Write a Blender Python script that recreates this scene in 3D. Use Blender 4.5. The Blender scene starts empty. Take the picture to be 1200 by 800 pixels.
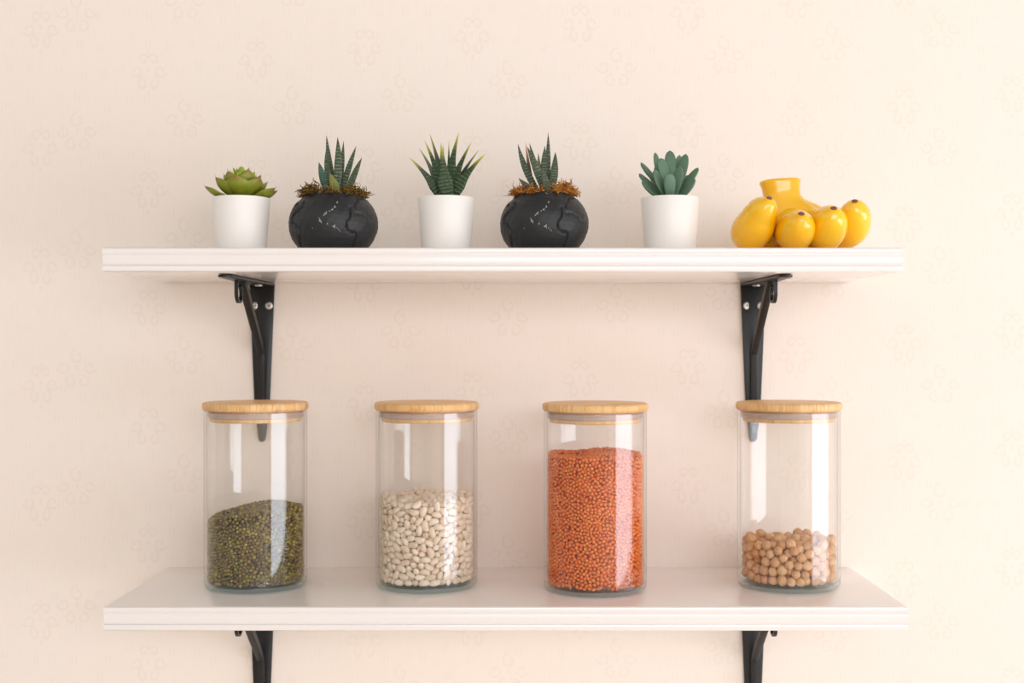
import bpy, bmesh, math, random
import numpy as np
from mathutils import Vector, Matrix, Quaternion, kdtree

random.seed(11); rng = np.random.default_rng(11)
PI = math.pi
sc = bpy.context.scene
C = sc.collection
F = 1414.0            # focal length in pixels of the 1200x800 frame
CX, CY = 614.0, 405.0 # where the level line of sight meets the frame
EYE = 1.45
CAMY = -1.412         # the camera stands 1.41 m in front of the papered wall

def X(px, d): return (px-CX)/F*d
def Z(py, d): return EYE-(py-CY)/F*d
def Y(d): return d+CAMY

# resting places of the beans and chickpeas (settled under gravity): x y z, quaternion, size
N_CHICK = 134
CHICK = [
 -465,-809,483,104,117,-67,105,107, -330,-872,105,122,-5,-158,-4,105, -335,-874,319,65,127,-92,105,105, 197,-914,426,29,-187,65,3,106, 582,-730,819,37,108,-45,-158,108,
 359,-865,297,94,158,43,-66,104, -631,-694,820,51,-69,-104,148,102, -669,-652,284,39,-96,-73,-154,104, 378,-857,520,70,-160,96,-18,103, -123,-797,858,164,91,26,-64,104,
 -795,-483,290,165,-86,15,-73,109, -514,-788,283,43,-134,-128,-62,99, 75,-942,596,166,36,103,23,97, -75,-941,731,58,-187,-4,41,95, -183,-925,447,99,48,-85,-144,96,
 -813,-460,617,46,68,173,59,107, -856,-130,867,38,160,-102,-51,107, 849,-397,886,120,98,-53,-115,103, -638,-690,480,26,192,13,50,99, 423,-843,736,8,89,90,154,95,
 392,-853,97,12,128,132,-77,97, 652,-669,248,170,89,-56,3,105, 251,-911,669,106,2,157,64,94, 525,-763,396,31,105,130,105,107, -562,-756,648,5,133,-86,-122,93,
 -518,-792,91,157,-111,51,-20,93, -42,-946,247,145,94,-6,101,92, -575,272,912,37,-75,-108,-146,107, -312,-895,584,60,-126,73,-123,92, 49,-947,90,79,-172,65,-5,91,
 -142,-939,89,14,22,183,-77,90, 547,-757,604,120,60,112,-96,104, -886,-294,729,4,94,134,115,104, -413,-855,733,72,86,150,-70,91, -889,-288,335,183,-38,69,12,105,
 156,-937,231,59,70,-50,170,89, 321,-287,876,51,-190,35,13,109, 3,-947,423,56,141,126,-33,89, -425,-88,892,168,-56,-57,74,106, -772,-542,797,90,16,67,-164,94,
 -344,-443,900,9,196,35,9,100, -667,-673,88,16,105,63,157,89, 562,-761,93,48,63,-173,-63,93, -784,-530,92,123,63,-105,-100,93, 703,-615,635,25,146,94,-95,107,
 -306,-736,828,194,28,-1,39,94, 254,-763,785,7,55,156,112,90, -873,-358,129,73,-17,-184,23,96, 808,-482,452,8,-87,0,180,99, -680,-608,651,193,-13,-46,-17,92,
 751,-554,102,141,-43,66,-118,103, -179,-795,663,80,163,82,13,94, -895,-229,531,152,85,-47,87,99, -745,-356,455,63,28,-168,85,95, 58,-782,726,158,90,-78,31,109,
 454,-446,840,95,95,53,-138,97, 862,-387,283,120,40,151,-35,94, 823,-444,685,81,-148,18,107,104, 770,528,841,9,-138,40,-139,107, -456,-610,791,13,-143,59,-126,92,
 -58,-795,518,61,160,31,-98,91, -923,-124,202,86,166,55,-46,110, -146,-787,305,96,81,-73,137,102, 138,-199,883,91,-117,124,50,94, 200,-827,94,158,-119,-27,7,94,
 -930,-54,415,84,-51,70,-160,108, 76,-578,803,48,-74,-156,89,110, 705,-251,870,15,-105,-64,157,101, -939,-104,679,14,4,164,113,96, -187,-167,866,34,106,157,53,103,
 153,696,792,158,-102,-65,21,107, 397,851,863,52,-49,94,162,99, 649,-605,438,39,-127,-116,-94,95, -936,160,95,168,2,27,105,93, -942,115,726,135,46,123,68,91,
 860,-389,94,156,51,60,98,95, 662,-495,819,101,162,-17,57,110, 362,497,842,131,-25,56,-138,106, 576,736,851,126,23,150,33,106, -736,46,828,86,169,33,55,104,
 -182,-720,103,24,121,-19,157,103, 484,288,874,136,-40,-6,-141,90, 325,-586,788,19,-81,-171,-62,97, -890,323,791,70,-141,-21,-121,91, -767,556,838,76,-14,-96,-158,94,
 885,-317,532,182,53,-35,-53,98, -208,48,884,5,181,45,-72,109, -929,153,445,158,73,-50,-86,97, 60,316,780,103,90,-88,-117,97, -362,-688,634,48,112,-158,13,107,
 -562,134,763,35,-7,-191,-48,96, -284,-688,431,88,-125,124,37,108, -899,282,292,56,165,97,-14,100, 510,-227,850,196,20,-11,34,91, 919,-168,666,70,64,176,-10,105,
 206,-419,766,159,-122,5,-2,99, 439,-692,224,176,-32,-90,-1,97, 914,-194,873,60,8,-181,-61,103, -342,-685,233,83,17,-147,-105,99, -504,-474,189,51,-180,-34,-61,93,
 776,133,833,169,94,24,-47,95, 328,-603,95,5,21,76,-184,96, -897,262,605,49,-179,-44,-60,103, -108,924,761,48,-178,65,-43,109, -138,-596,801,111,-148,-40,65,102,
 184,-737,535,192,18,52,0,103, 20,-345,812,81,51,176,-2,98, 213,-722,255,31,-89,-15,-176,95, 296,-69,852,92,174,36,-2,109, 209,206,832,110,-102,-128,-34,93,
 61,-768,376,51,-6,-152,120,97, -473,-628,389,16,-108,-102,-132,93, 16,-765,172,77,64,168,-40,108, -604,-205,764,188,-61,-26,-9,91, 930,-214,90,172,-28,-6,97,88,
 -591,-465,375,24,-98,159,67,108, -450,-618,90,153,96,-75,41,91, 215,-564,632,127,-118,-25,-96,94, -167,-613,596,170,-49,50,79,102, -356,-266,813,9,159,79,-91,98,
 -711,378,824,10,-199,-3,-21,90, -301,-505,712,19,-196,2,36,101, 561,534,816,24,-103,-169,-21,101, 674,-464,294,171,-50,-79,44,105, -7,-152,780,130,-5,-132,-75,92,
 -644,-401,90,104,122,-9,119,91, 67,-581,277,114,129,89,48,108, -433,361,766,75,-86,-82,-142,103, -492,-411,750,68,-5,139,-127,107, -181,-343,758,155,-57,-64,-92,103,
 936,-139,256,61,130,87,109,92, 518,-12,803,47,108,13,-161,107, 332,-692,406,138,-20,-76,121,95, -350,557,778,170,33,-83,-56,108, 915,-123,458,92,-176,23,13,109,
 -605,-443,580,50,113,-48,-150,100, -378,-483,325,69,39,40,179,90, 535,-557,103,4,-22,76,184,104, 348,-700,638,67,113,149,-26,92, -747,-159,413,60,-11,-191,4,97,
 67,123,755,53,152,91,77,88, -418,841,800,2,-197,-28,20,99, 32,-625,596,72,147,10,-115,95, -38,-499,104,78,-133,-86,94,108, -862,359,103,121,151,47,17,103,
 -80,-643,419,76,31,-135,-122,91, -681,-295,265,17,-164,-99,-55,110, 509,-579,704,43,78,79,161,98, -754,-202,95,140,121,-22,-74,98, -546,-225,104,91,122,-4,-129,105,
 -404,-490,523,158,-55,94,56,107, 731,308,745,5,61,-172,80,103, 731,-58,777,127,76,106,84,108, -820,44,584,16,30,-183,-74,110, 938,-20,103,123,-11,-121,-100,102,
 -1,-468,473,134,-137,8,-57,106, -837,83,268,178,49,65,43,110, -139,-593,251,26,-101,0,171,94, -709,-281,628,135,51,-138,-1,96, 453,-593,515,105,-24,-21,167,98,
 -331,-327,625,98,17,-125,120,96, 371,-430,449,108,164,-38,-5,93, 932,5,800,48,119,-146,45,105, -216,-493,443,32,166,-14,105,95, -850,398,453,146,35,-130,22,101,
 716,606,480,107,66,4,156,101, -414,656,611,8,65,-2,189,91, 194,433,93,89,-101,-69,-131,93, 498,-547,333,67,-21,82,168,94, 205,758,413,30,-129,131,-73,108,
 160,245,97,137,62,105,-80,97, -379,-138,657,125,82,-128,33,97, -318,168,571,174,-9,70,69,104, -384,338,478,42,-193,-30,6,96, -481,470,591,51,143,-105,77,105,
 -414,853,608,36,52,-176,-70,93, -10,133,101,128,-36,-70,132,102, 28,299,415,98,19,93,-146,92, 525,-55,560,136,-104,0,104,91, 160,-118,542,51,-176,-64,-50,101,
 77,371,595,49,84,63,163,102, -119,120,714,7,180,-82,-27,97, -609,84,591,148,36,-93,-90,91, -93,304,669,19,91,-177,-12,91, 369,-193,696,8,-4,171,-103,95,
 796,296,560,32,-23,-34,-193,88, -750,-108,702,3,79,-167,-76,92, 245,367,729,82,-180,-7,27,95, 651,-425,567,16,72,87,-164,102, 55,562,681,5,181,-83,-20,89,
 489,605,643,14,92,164,66,96, 369,383,571,91,1,37,-174,101, -62,709,768,8,184,27,-74,107, -788,-4,93,68,-84,-90,143,96, 73,925,106,144,122,15,65,110, 497,136,581,142,-30,-137,-10,99,
 577,178,754,46,-58,-11,-186,91, 374,-436,652,112,-96,39,129,104, -584,-269,442,184,22,13,-73,88, -682,520,493,119,46,-103,115,109, 29,952,611,23,-45,31,-191,90,
 150,-244,696,118,23,-28,-157,96, -106,478,723,73,-2,-156,-102,92, -569,363,435,2,52,-193,12,89, -700,629,670,124,100,112,-47,97, -573,752,588,118,38,-156,17,93,
 -364,17,88,93,-145,-62,79,90, 677,644,684,77,-122,135,33,104, 916,210,679,184,-13,77,-1,98, -436,378,90,68,-179,-40,39,91, -214,-57,709,62,-119,-107,-103,90,
 -284,430,629,57,50,-184,-18,100, 342,676,742,59,134,125,-55,91, -252,804,695,36,72,54,175,90, 529,364,701,174,-98,-2,8,106, -347,-317,110,0,-158,-119,-27,109,
 -44,-469,675,78,128,16,-132,94, -38,-276,623,70,148,-57,100,107, -6,-22,631,64,79,85,-150,102, 376,206,728,1,-123,-86,132,106, 14,176,588,183,-61,-9,-53,96,
 -575,739,99,155,122,13,-31,102, -270,-527,105,113,109,56,110,108, 267,863,698,45,172,-39,-83,108, -160,263,92,79,176,-54,1,93, -517,-271,609,22,109,126,108,91,
 -720,180,103,56,-21,-183,-54,103, -172,643,97,27,111,55,155,97, 104,770,601,33,71,183,19,102, -262,260,746,107,-39,-95,-134,99, 137,-397,588,182,72,26,-31,89,
 -368,64,743,97,117,77,105,104, 174,-17,705,120,153,43,18,93, 363,6,660,42,-188,52,11,104, 203,216,614,112,165,-2,-5,99, 196,926,522,74,124,-120,-69,92,
 -62,-137,96,46,48,61,-178,96, 562,-347,720,74,146,-14,-114,88, -193,314,508,100,-11,169,35,94, -532,671,766,143,-68,-53,110,103, 601,478,558,141,-141,-6,-1,91,
 -641,366,654,13,125,-152,32,91, 476,805,681,173,-99,1,16,103, -500,245,606,169,-55,24,87,98, 734,-262,669,77,-17,19,-183,99, 937,29,599,127,-131,-79,22,98,
 803,478,632,49,162,-49,95,109, -555,-18,96,121,110,114,-14,97, -159,856,95,152,33,117,-43,95, -815,456,661,142,106,-92,-9,108, 731,119,633,16,-108,-75,-150,109,
 283,-278,537,134,-48,140,3,100, -248,-134,94,11,157,-121,-24,93, -207,621,624,45,185,-26,56,109, 602,-234,270,72,97,154,42,99, 470,602,160,177,46,-51,-62,92,
 267,541,421,68,73,65,-161,97, 345,210,465,48,-171,-77,51,100, 424,30,420,66,144,-74,-97,101, 355,-112,213,92,21,72,161,100, 490,-389,237,80,-54,-13,-175,90,
 187,749,161,101,-95,-73,125,94, 52,667,288,51,93,-42,164,106, 165,347,263,81,-66,167,36,91, 170,-155,276,74,-155,-54,-88,101, 55,-294,101,7,158,-9,122,101,
 -153,866,396,15,104,-66,157,99, -355,552,107,17,-40,-25,194,102, -186,449,93,183,12,-23,-77,92, 723,-103,364,15,-136,-82,121,101, -398,-133,204,101,-111,-129,-25,96,
 546,221,318,169,-53,-78,50,97, 542,559,324,166,95,-55,-20,91, -330,193,183,38,-134,92,-110,107, -250,-7,234,4,44,131,-144,92, -157,-188,267,120,-110,46,-107,103,
 -467,826,234,88,-35,-75,-159,92, -309,393,238,132,89,-95,-74,100, -499,296,262,48,-185,-56,-16,106, -420,41,278,145,15,73,-116,89, 804,475,101,84,137,78,90,105,
 -687,645,233,22,129,-26,149,94, -710,235,523,145,-98,-60,-75,99, -683,32,416,160,-53,56,92,103, 736,573,277,64,121,-142,-29,105, 706,114,260,70,-89,132,-99,100,
 763,-54,179,2,34,192,-46,91, 737,-299,407,61,111,133,-79,98, 462,372,400,96,-150,92,4,89, -132,535,255,113,9,-158,45,96, -218,-394,269,104,-52,43,-157,105,
 -484,634,261,49,-98,114,123,98, 378,475,272,11,-52,-191,23,95, 345,290,277,43,-10,194,16,99, 237,46,322,198,-17,-23,-8,108, 128,-112,93,3,100,123,121,91,
 183,-450,101,166,-23,32,-104,98, 10,721,94,57,-89,161,-54,94, 191,530,250,150,82,64,82,89, 4,328,172,137,73,96,81,94, 15,-23,247,194,47,-11,-8,106, -144,-316,94,152,102,68,44,97,
 -339,754,106,99,-35,155,71,102, -119,756,242,102,164,47,-22,88, 9,519,107,195,19,18,-34,105, -513,178,93,120,-138,-77,25,96, -194,80,88,36,-31,181,-70,89,
 293,601,94,120,-138,-76,24,97, -284,894,245,9,-41,-104,166,101, -566,533,103,3,-82,-180,27,102, 619,-137,97,22,6,198,13,95, -598,101,246,70,77,-160,-61,98,
 -521,-104,368,179,-87,-18,7,104, -465,-303,292,81,48,119,130,106, -770,549,91,77,-39,153,95,92, -697,258,323,26,119,-45,-152,103, -679,-83,239,29,138,-6,142,100,
 650,673,105,23,67,-39,-183,105, 718,297,170,78,28,182,-12,99, 811,135,100,107,130,10,107,96, 784,-240,195,174,55,-47,67,94, -667,369,157,36,187,34,-52,100,
 543,759,282,63,-39,-176,-59,109, 631,396,313,28,94,72,-159,97, 412,111,242,71,-20,-186,-7,92, 555,-30,275,37,115,-102,123,103, 645,-365,110,26,162,115,-7,109,
 -297,758,486,61,135,84,-105,100, -9,-385,278,140,29,-126,60,101, 59,38,443,9,-156,106,65,105, 924,181,477,131,-133,-38,-60,97, 281,903,94,38,-37,-180,69,95,
 377,-418,94,51,43,-66,-177,95, 378,853,504,106,-133,-69,-78,106, 443,539,475,29,103,159,57,90, 585,294,518,101,-129,-108,-38,96, 572,-168,688,51,163,84,60,90,
 481,-285,569,86,-179,5,-22,95, 460,-242,91,87,-95,78,-132,94, 329,661,281,59,-1,142,128,96, 221,515,610,74,103,-39,-150,96, 238,56,520,76,-184,13,16,90,
 481,-168,414,125,-145,48,-33,98, 357,-287,312,123,102,-119,-21,98, 199,-542,435,11,24,143,-137,105, 823,430,412,67,57,-119,135,106, 463,6,96,81,-32,155,92,97,
 382,405,93,64,42,-66,173,93, 257,42,107,80,-117,-107,-92,106, -129,348,315,72,-91,-26,-161,100, -177,28,553,56,-20,38,187,90, -27,-138,478,28,-176,39,82,93,
 142,-636,95,19,167,-107,-19,94, -233,925,560,55,4,-25,-191,89, -278,519,440,121,17,-56,-148,106, -280,232,366,174,59,-76,20,90, -297,60,410,130,-100,-33,-110,88,
 -214,-170,548,40,79,-162,-76,105, 260,-255,102,148,34,-117,-56,103, -505,615,451,138,-5,58,133,95, -616,487,300,10,-144,-78,-114,91, -521,161,425,1,-11,-38,196,102,
 -530,-45,729,42,181,3,73,91, -308,-122,375,195,32,26,19,94, 348,223,90,101,8,158,68,91, 145,931,305,4,-109,-80,-147,97, -90,477,525,93,-176,-15,-10,101,
 34,464,319,51,129,-114,-88,93, 726,248,395,113,34,-126,-100,94, 633,65,447,64,-82,-43,-166,104, 724,-84,567,3,-97,-73,-159,104, 548,-356,411,7,-129,-143,55,93,
 644,48,90,196,0,25,-33,89, 348,868,283,32,-196,12,16,108, 325,666,556,159,31,74,-91,92, 207,356,449,70,139,-102,-74,98, 300,-116,414,95,60,-165,-13,89,
 183,-350,264,126,123,-93,18,91, 311,-498,269,102,103,-94,100,104, 899,299,95,121,33,-155,16,92, -74,943,239,66,177,-45,-48,91, 81,594,486,40,172,-3,93,105,
 79,173,275,30,190,42,-37,99, 559,743,496,67,120,104,-101,105, 935,60,294,88,-152,95,9,99, 898,269,293,6,174,-94,-29,106, 442,784,98,94,-100,123,77,98,
 103,-286,428,148,-10,131,-28,104, -94,798,581,157,2,26,-122,101, -120,662,422,186,67,29,-13,109, -141,156,246,25,178,87,-14,93, -136,-21,380,88,-159,-51,67,92,
 -117,-301,428,119,-14,-73,142,98, 545,220,105,42,154,-101,64,105, 33,871,446,167,-94,-55,14,92, -477,811,429,24,133,-146,21,101, -445,468,349,24,155,-123,12,90,
 -437,3,527,5,100,53,-165,102, -314,-323,433,42,76,-172,-55,98, 586,448,108,90,-15,158,83,109, -808,475,264,102,87,-129,75,99, -736,208,713,129,-6,152,16,95,
 -615,-111,559,175,-45,-48,72,106, -285,668,286,99,20,-85,150,103, -104,158,435,4,-65,189,-14,97,]
N_BEAN = 300
BEAN = [
 159,-955,700,119,-104,78,94,110, 52,-968,1272,102,113,80,-102,109, 193,-948,1128,79,-100,-78,-133,108, 506,-824,219,148,95,-60,74,106, -314,-896,632,1,-18,162,-116,109,
 10,-973,1570,89,73,129,-101,103, 436,-867,1087,26,-39,143,-131,106, -475,-847,356,54,-11,-155,114,106, -186,-958,1557,153,127,-3,-19,101, 559,-782,979,17,-46,159,111,108,
 300,-923,1670,84,-106,-68,-130,101, 332,-900,1237,8,16,-185,74,106, 22,-970,73,182,-82,-9,-17,102, 684,-684,699,23,125,-87,128,109, -423,-864,193,164,87,-10,-72,107,
 -574,-783,801,109,148,13,-78,105, 617,-752,1528,145,-123,-26,54,105, -79,-961,1170,132,40,144,-12,104, 256,-929,73,194,-28,-21,36,105, -68,-974,980,132,149,-9,-12,99,
 225,-950,1354,140,-138,-32,-17,96, 732,-631,1144,74,168,59,55,109, -130,-946,1710,147,114,-7,75,98, 156,-935,189,37,-19,21,194,108, 441,-866,1545,62,-162,16,98,100,
 42,-977,298,144,-137,20,10,95, -387,-887,781,67,-178,61,11,101, -514,-820,623,67,180,-19,-54,106, 642,-733,209,125,-122,-95,-25,101, -511,-794,73,11,-8,187,70,106,
 295,-928,1493,174,-86,11,48,98, -629,-744,1263,143,-58,122,37,103, -69,-950,191,48,13,-54,-186,101, -217,-927,865,66,-5,30,186,108, 666,-701,383,53,-69,166,-68,107,
 123,-970,411,154,112,43,-42,91, -299,-895,1681,31,5,19,-197,107, -382,-886,489,26,-189,55,-23,104, -595,-773,218,94,-36,142,97,98, 376,-891,460,183,-34,-57,45,100,
 58,-974,556,180,-84,0,19,95, 726,-633,1433,4,-76,142,118,108, -125,-938,570,16,185,61,-43,106, -350,-888,1285,96,109,-135,28,104, 540,-818,1230,108,153,16,69,95,
 436,-855,1354,129,-14,-110,-105,103, 545,-785,1664,35,-10,196,-20,101, -588,-777,496,150,-121,39,-38,99, 247,-920,525,177,-39,-51,67,102, 12,-978,817,106,-67,-114,-107,91,
 794,-559,1299,61,58,-114,-141,107, -82,-969,1368,15,-182,-16,-80,95, 290,-931,965,157,-85,-73,-53,92, 129,-962,902,35,76,-159,89,94, -486,-845,1175,158,107,-43,-41,96,
 -792,-558,1000,64,149,25,-114,109, -469,-837,1508,195,-41,-19,-13,96, 403,-889,913,101,20,165,-47,94, 830,-501,1764,79,57,-170,-42,103, -397,-898,936,151,-98,82,30,89,
 828,-512,382,16,-121,128,93,98, 585,-785,1392,126,140,66,12,93, -732,-644,1350,77,-120,-58,-127,99, 568,-787,758,108,-52,160,-8,96, 469,-861,364,24,61,-117,-148,91,
 864,-439,1012,14,-119,81,-139,108, 712,-664,1621,53,83,-142,100,95, 268,-903,325,10,-173,-97,-25,104, 161,-911,1593,150,1,-72,-111,109, 693,-670,71,92,20,-24,-175,106,
 425,-877,611,52,-50,185,-21,93, -651,-724,1707,84,-161,83,-18,98, 773,-575,218,99,-128,-40,111,108, -591,-777,1072,57,-19,-161,102,93, -584,-773,1580,58,34,188,2,97,
 -44,-927,418,123,-69,8,142,107, -313,-862,1115,5,101,-170,27,107, -265,-937,240,35,52,32,187,91, 839,-482,784,104,98,125,-62,105, 841,-491,69,82,-159,-85,24,96,
 114,-935,1446,114,128,87,54,98, -164,-916,716,166,19,65,88,101, 362,-890,213,150,-4,-112,-72,93, -665,-700,976,180,-53,58,-35,101, 542,-777,482,145,-73,-16,115,103,
 -324,-903,66,178,-37,9,-82,97, -217,-927,1385,110,-60,40,151,96, -206,-901,1227,128,-66,20,-137,109, -264,-912,997,2,-96,-157,77,98, -330,-880,1445,72,162,92,-1,96,
 -152,-917,308,63,129,-139,-6,104, 770,-570,976,90,-115,-32,133,107, 669,-702,913,97,-56,163,30,92, 757,-615,819,132,-16,-126,-80,96, -697,-684,601,35,-58,-160,99,93,
 -191,-926,448,91,12,-91,-153,92, -12,-903,660,64,-83,92,-143,102, -490,-838,1708,23,93,146,98,90, -581,-764,1421,90,58,-16,168,99, -798,-554,211,77,86,-98,131,93,
 776,-561,501,187,-25,-63,15,98, 60,-937,1060,9,137,127,-71,98, -726,-630,342,154,-14,100,79,101, 269,-889,800,130,-69,-36,130,103, -280,-853,363,89,152,92,20,106,
 828,-523,1595,130,-113,-100,20,94, -441,-662,1756,189,22,-15,59,103, 914,-332,1120,113,102,-96,88,94, -501,-807,918,188,32,59,12,98, -735,-647,840,129,-124,21,-87,95,
 -158,-906,70,130,-11,-10,-151,106, 876,-436,222,117,-31,-127,-96,92, 397,-851,737,157,-11,-54,-111,98, 664,-670,518,71,179,-54,12,91, -904,-176,1779,153,-16,-112,61,100,
 -814,-531,1324,12,-154,10,127,100, -849,-486,481,126,1,150,43,95, 883,-337,460,149,-120,-47,32,108, 599,-648,1743,121,134,69,52,94, 776,75,1851,42,15,2,-195,96,
 -864,-427,1506,118,-10,26,159,104, 540,-780,69,97,-116,-111,69,94, -860,-440,1175,114,-15,-56,153,103, 762,-552,645,18,41,125,-150,96, 952,-191,1517,120,-58,-136,-62,102,
 -772,-569,1765,99,-85,-92,121,99, 291,-884,664,68,135,-127,-30,94, -394,-249,1775,6,59,186,43,103, 41,-868,1674,157,-82,28,89,94, -693,-643,1170,120,-160,-8,5,94,
 515,-203,1797,41,-47,83,-171,95, -766,-587,1622,125,-26,68,138,95, 842,-457,1411,42,7,-122,-152,89, 898,-356,1671,123,58,78,-125,100, -838,-447,1671,90,-9,-174,-41,104,
 -503,130,1809,62,8,-18,-189,91, -754,-577,483,6,108,-120,118,92, -840,-485,97,114,70,-58,137,96, -406,-787,1020,85,-39,-96,-149,102, 373,-786,68,61,-12,-18,189,103,
 915,-312,721,170,-6,-42,97,102, 402,-840,1710,175,5,-2,-96,93, -604,-721,360,52,-22,-64,-181,96, -889,-378,1336,3,113,114,-120,107, -880,-394,267,9,156,-116,-43,105,
 -642,-680,719,37,56,-185,34,100, 469,-800,837,83,-29,-8,179,91, 925,-310,324,138,-78,-64,104,96, -437,-821,1381,29,-161,-110,36,95, -868,-443,667,27,-104,-149,79,98,
 840,-425,586,40,-13,-1,-196,104, 895,-313,872,188,-43,46,22,89, -217,-213,1728,62,-6,101,-161,101, 892,-396,1512,11,-175,-90,32,88, 659,-681,1263,77,-92,-56,150,90,
 585,-740,610,103,81,104,110,91, 909,-203,1712,147,120,-32,53,108, -171,-872,1080,0,168,90,-61,88, -676,-621,1515,180,5,24,83,107, -742,-612,71,35,141,132,-38,90,
 534,-712,1123,93,164,-21,65,108, 493,379,1790,35,-151,126,11,108, -497,-735,1265,110,-122,48,-103,90, -749,-574,691,190,8,58,23,94, -933,-253,1449,32,126,-31,149,107,
 872,-383,1289,79,178,46,-8,93, -892,-334,553,74,24,-23,183,103, -184,530,1747,79,154,99,-11,103, -174,910,1800,145,70,-108,-50,110, -323,892,1769,102,-76,-23,-153,105,
 -817,-497,815,43,109,-132,93,94, 713,-534,1686,104,-154,71,-23,95, 958,-167,880,139,12,107,-96,99, 75,-554,1737,171,-31,18,-97,96, -432,654,1765,2,-38,184,69,95,
 55,354,1726,22,81,-160,87,107, 396,-105,1799,83,180,-1,-28,92, 934,-239,592,29,122,-155,-16,103, 966,-72,1358,32,-149,-7,130,109, 754,-98,1781,117,-134,90,-20,105,
 -626,-680,75,137,-112,-77,52,97, -60,-870,788,81,151,102,-4,90, 112,920,1765,167,69,8,85,108, -961,104,1801,138,83,42,111,105, -690,-643,189,2,-164,-107,44,91,
 -384,-764,1658,182,-30,-76,11,106, 246,763,1745,192,-2,44,-37,106, 343,-494,1728,60,-45,-184,22,103, -730,-155,1779,155,36,-12,-121,107, 227,-798,1689,60,4,-24,-189,100,
 966,-150,439,135,2,-125,79,90, 912,-276,189,44,181,71,12,102, 928,-300,63,145,-63,-33,118,92, 733,-398,1771,20,-47,185,-56,91, -910,-344,127,14,156,-56,-111,98,
 -877,-381,910,123,-11,17,157,106, -46,800,1802,9,-149,-120,58,96, 148,-823,973,169,-13,1,-107,102, -907,-368,774,86,129,-126,-8,89, 958,-167,1093,125,87,124,38,104,
 354,514,1755,107,-145,-72,-48,110, 258,-817,1085,66,70,175,12,93, 409,-659,1700,197,30,8,17,110, -720,-367,1768,174,2,18,97,89, -26,-65,1738,34,126,-151,14,109,
 519,-520,1736,100,59,162,18,105, 971,-90,69,74,-136,-119,42,96, -911,-330,1609,24,140,-138,-28,88, -289,-840,1556,195,-7,41,11,90, 803,-410,1163,48,92,170,-19,104,
 -887,-386,1043,115,-1,20,162,96, -947,-187,948,12,-121,-133,87,108, 108,-722,1699,61,-24,27,-187,91, -276,-821,164,184,32,7,-71,95, -111,-856,1439,63,63,-179,9,89,
 937,-59,1747,193,25,41,19,96, 973,-32,609,29,115,-93,-132,92, -344,270,1742,10,104,-169,-24,96, -976,-103,1667,116,-81,110,-90,89, 910,-288,1386,118,21,66,146,100,
 968,62,1640,47,-118,-155,-4,98, -332,-378,1696,2,-44,186,-61,104, 479,-714,686,33,-93,161,68,94, 273,-807,1346,166,-91,35,55,110, 140,-399,1728,49,190,16,34,93,
 -250,-802,502,4,59,163,-100,107, 356,-211,1744,1,-26,-30,-196,94, 866,288,1788,33,-5,-82,-179,109, -962,-204,649,139,60,-117,-58,89, 894,-241,978,3,-196,36,-16,98,
 -56,-757,1722,134,67,29,129,99, 239,-817,191,135,-91,91,72,99, 190,-259,1720,169,50,72,-61,105, -545,-317,1717,4,197,-27,18,105, 908,-241,1244,36,7,185,-68,96,
 -74,-846,1574,140,-46,-61,-121,99, 248,-597,1678,134,89,115,-30,103, -929,-187,331,39,106,-162,-29,108, 610,-581,1056,174,-15,97,-9,107, -957,-164,198,9,-117,-152,-55,96,
 -25,494,1720,139,72,67,-104,109, -70,-436,1719,195,36,13,21,94, -802,118,1765,35,-51,-37,187,100, -934,-200,493,67,-84,164,38,99, 230,221,1746,51,-193,-4,-5,92,
 42,715,1745,167,-31,6,106,92, 192,-819,422,46,123,-146,-36,96, -937,-243,1108,87,-131,-62,106,91, 478,-353,1738,165,-75,-30,80,102, 975,-6,958,143,24,138,-8,101,
 -941,-220,1261,92,-22,-176,-3,88, -85,110,1728,3,-182,-57,-61,106, -869,-326,404,177,-42,27,79,103, 876,70,1753,48,61,-14,-184,101, -306,-772,745,163,29,13,-112,90,
 -189,764,1747,57,188,-36,-14,101, 965,-52,320,21,159,118,15,95, -213,-606,1686,45,58,-95,-160,96, 921,-127,706,190,-11,-57,-19,107, 451,-641,585,198,8,22,19,93,
 940,-118,193,59,-13,189,23,89, 156,-830,1222,41,186,46,-39,106, 978,76,1237,40,125,78,129,91, -915,-205,798,134,116,88,27,103, 972,27,478,136,-45,119,-73,104,
 310,924,1763,14,61,141,-127,102, -430,-761,713,149,-84,104,-8,88, 133,522,1697,85,-41,175,25,102, -972,-83,756,145,41,125,-40,96, 648,404,1731,94,148,78,-58,89,
 364,-774,281,27,-30,-3,196,92, 537,-685,1321,119,-135,-87,7,101, -573,82,1668,99,-147,46,80,105, -922,-221,63,5,50,180,71,92, 97,-852,327,26,186,-32,-62,98,
 705,-245,1748,37,7,-4,196,102, 962,117,1055,122,-46,134,70,103, -109,-833,908,120,117,109,-8,95, 39,-850,883,43,159,91,-67,107, -14,-292,1720,40,-33,150,-122,92,
 -125,272,1724,34,-96,134,-108,104, 5,-855,1151,93,168,-54,-2,89, -670,-454,1683,51,-44,143,-123,97, 28,-850,1487,53,81,-22,-174,90, 516,-690,300,102,105,102,-90,102,
 612,-600,814,69,55,-57,-170,104, -42,-807,1026,53,-136,-131,40,92, -939,-113,1185,74,15,28,-183,89, 690,-498,324,56,-118,41,-146,109, 979,38,777,84,110,59,132,93,
 402,709,1791,53,-129,-121,77,108, -601,615,1716,52,-164,100,22,102, 133,-834,64,195,22,8,38,98, 146,-835,568,61,53,-180,-33,93, -938,-110,1541,53,-41,144,-122,92,
 -974,-72,1069,97,95,-69,-130,92, 934,35,207,48,-13,-189,43,102, -765,-461,333,90,85,-150,-48,100, 76,-816,1357,185,-24,13,70,93, 372,-766,540,2,31,-15,-197,95,
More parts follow.
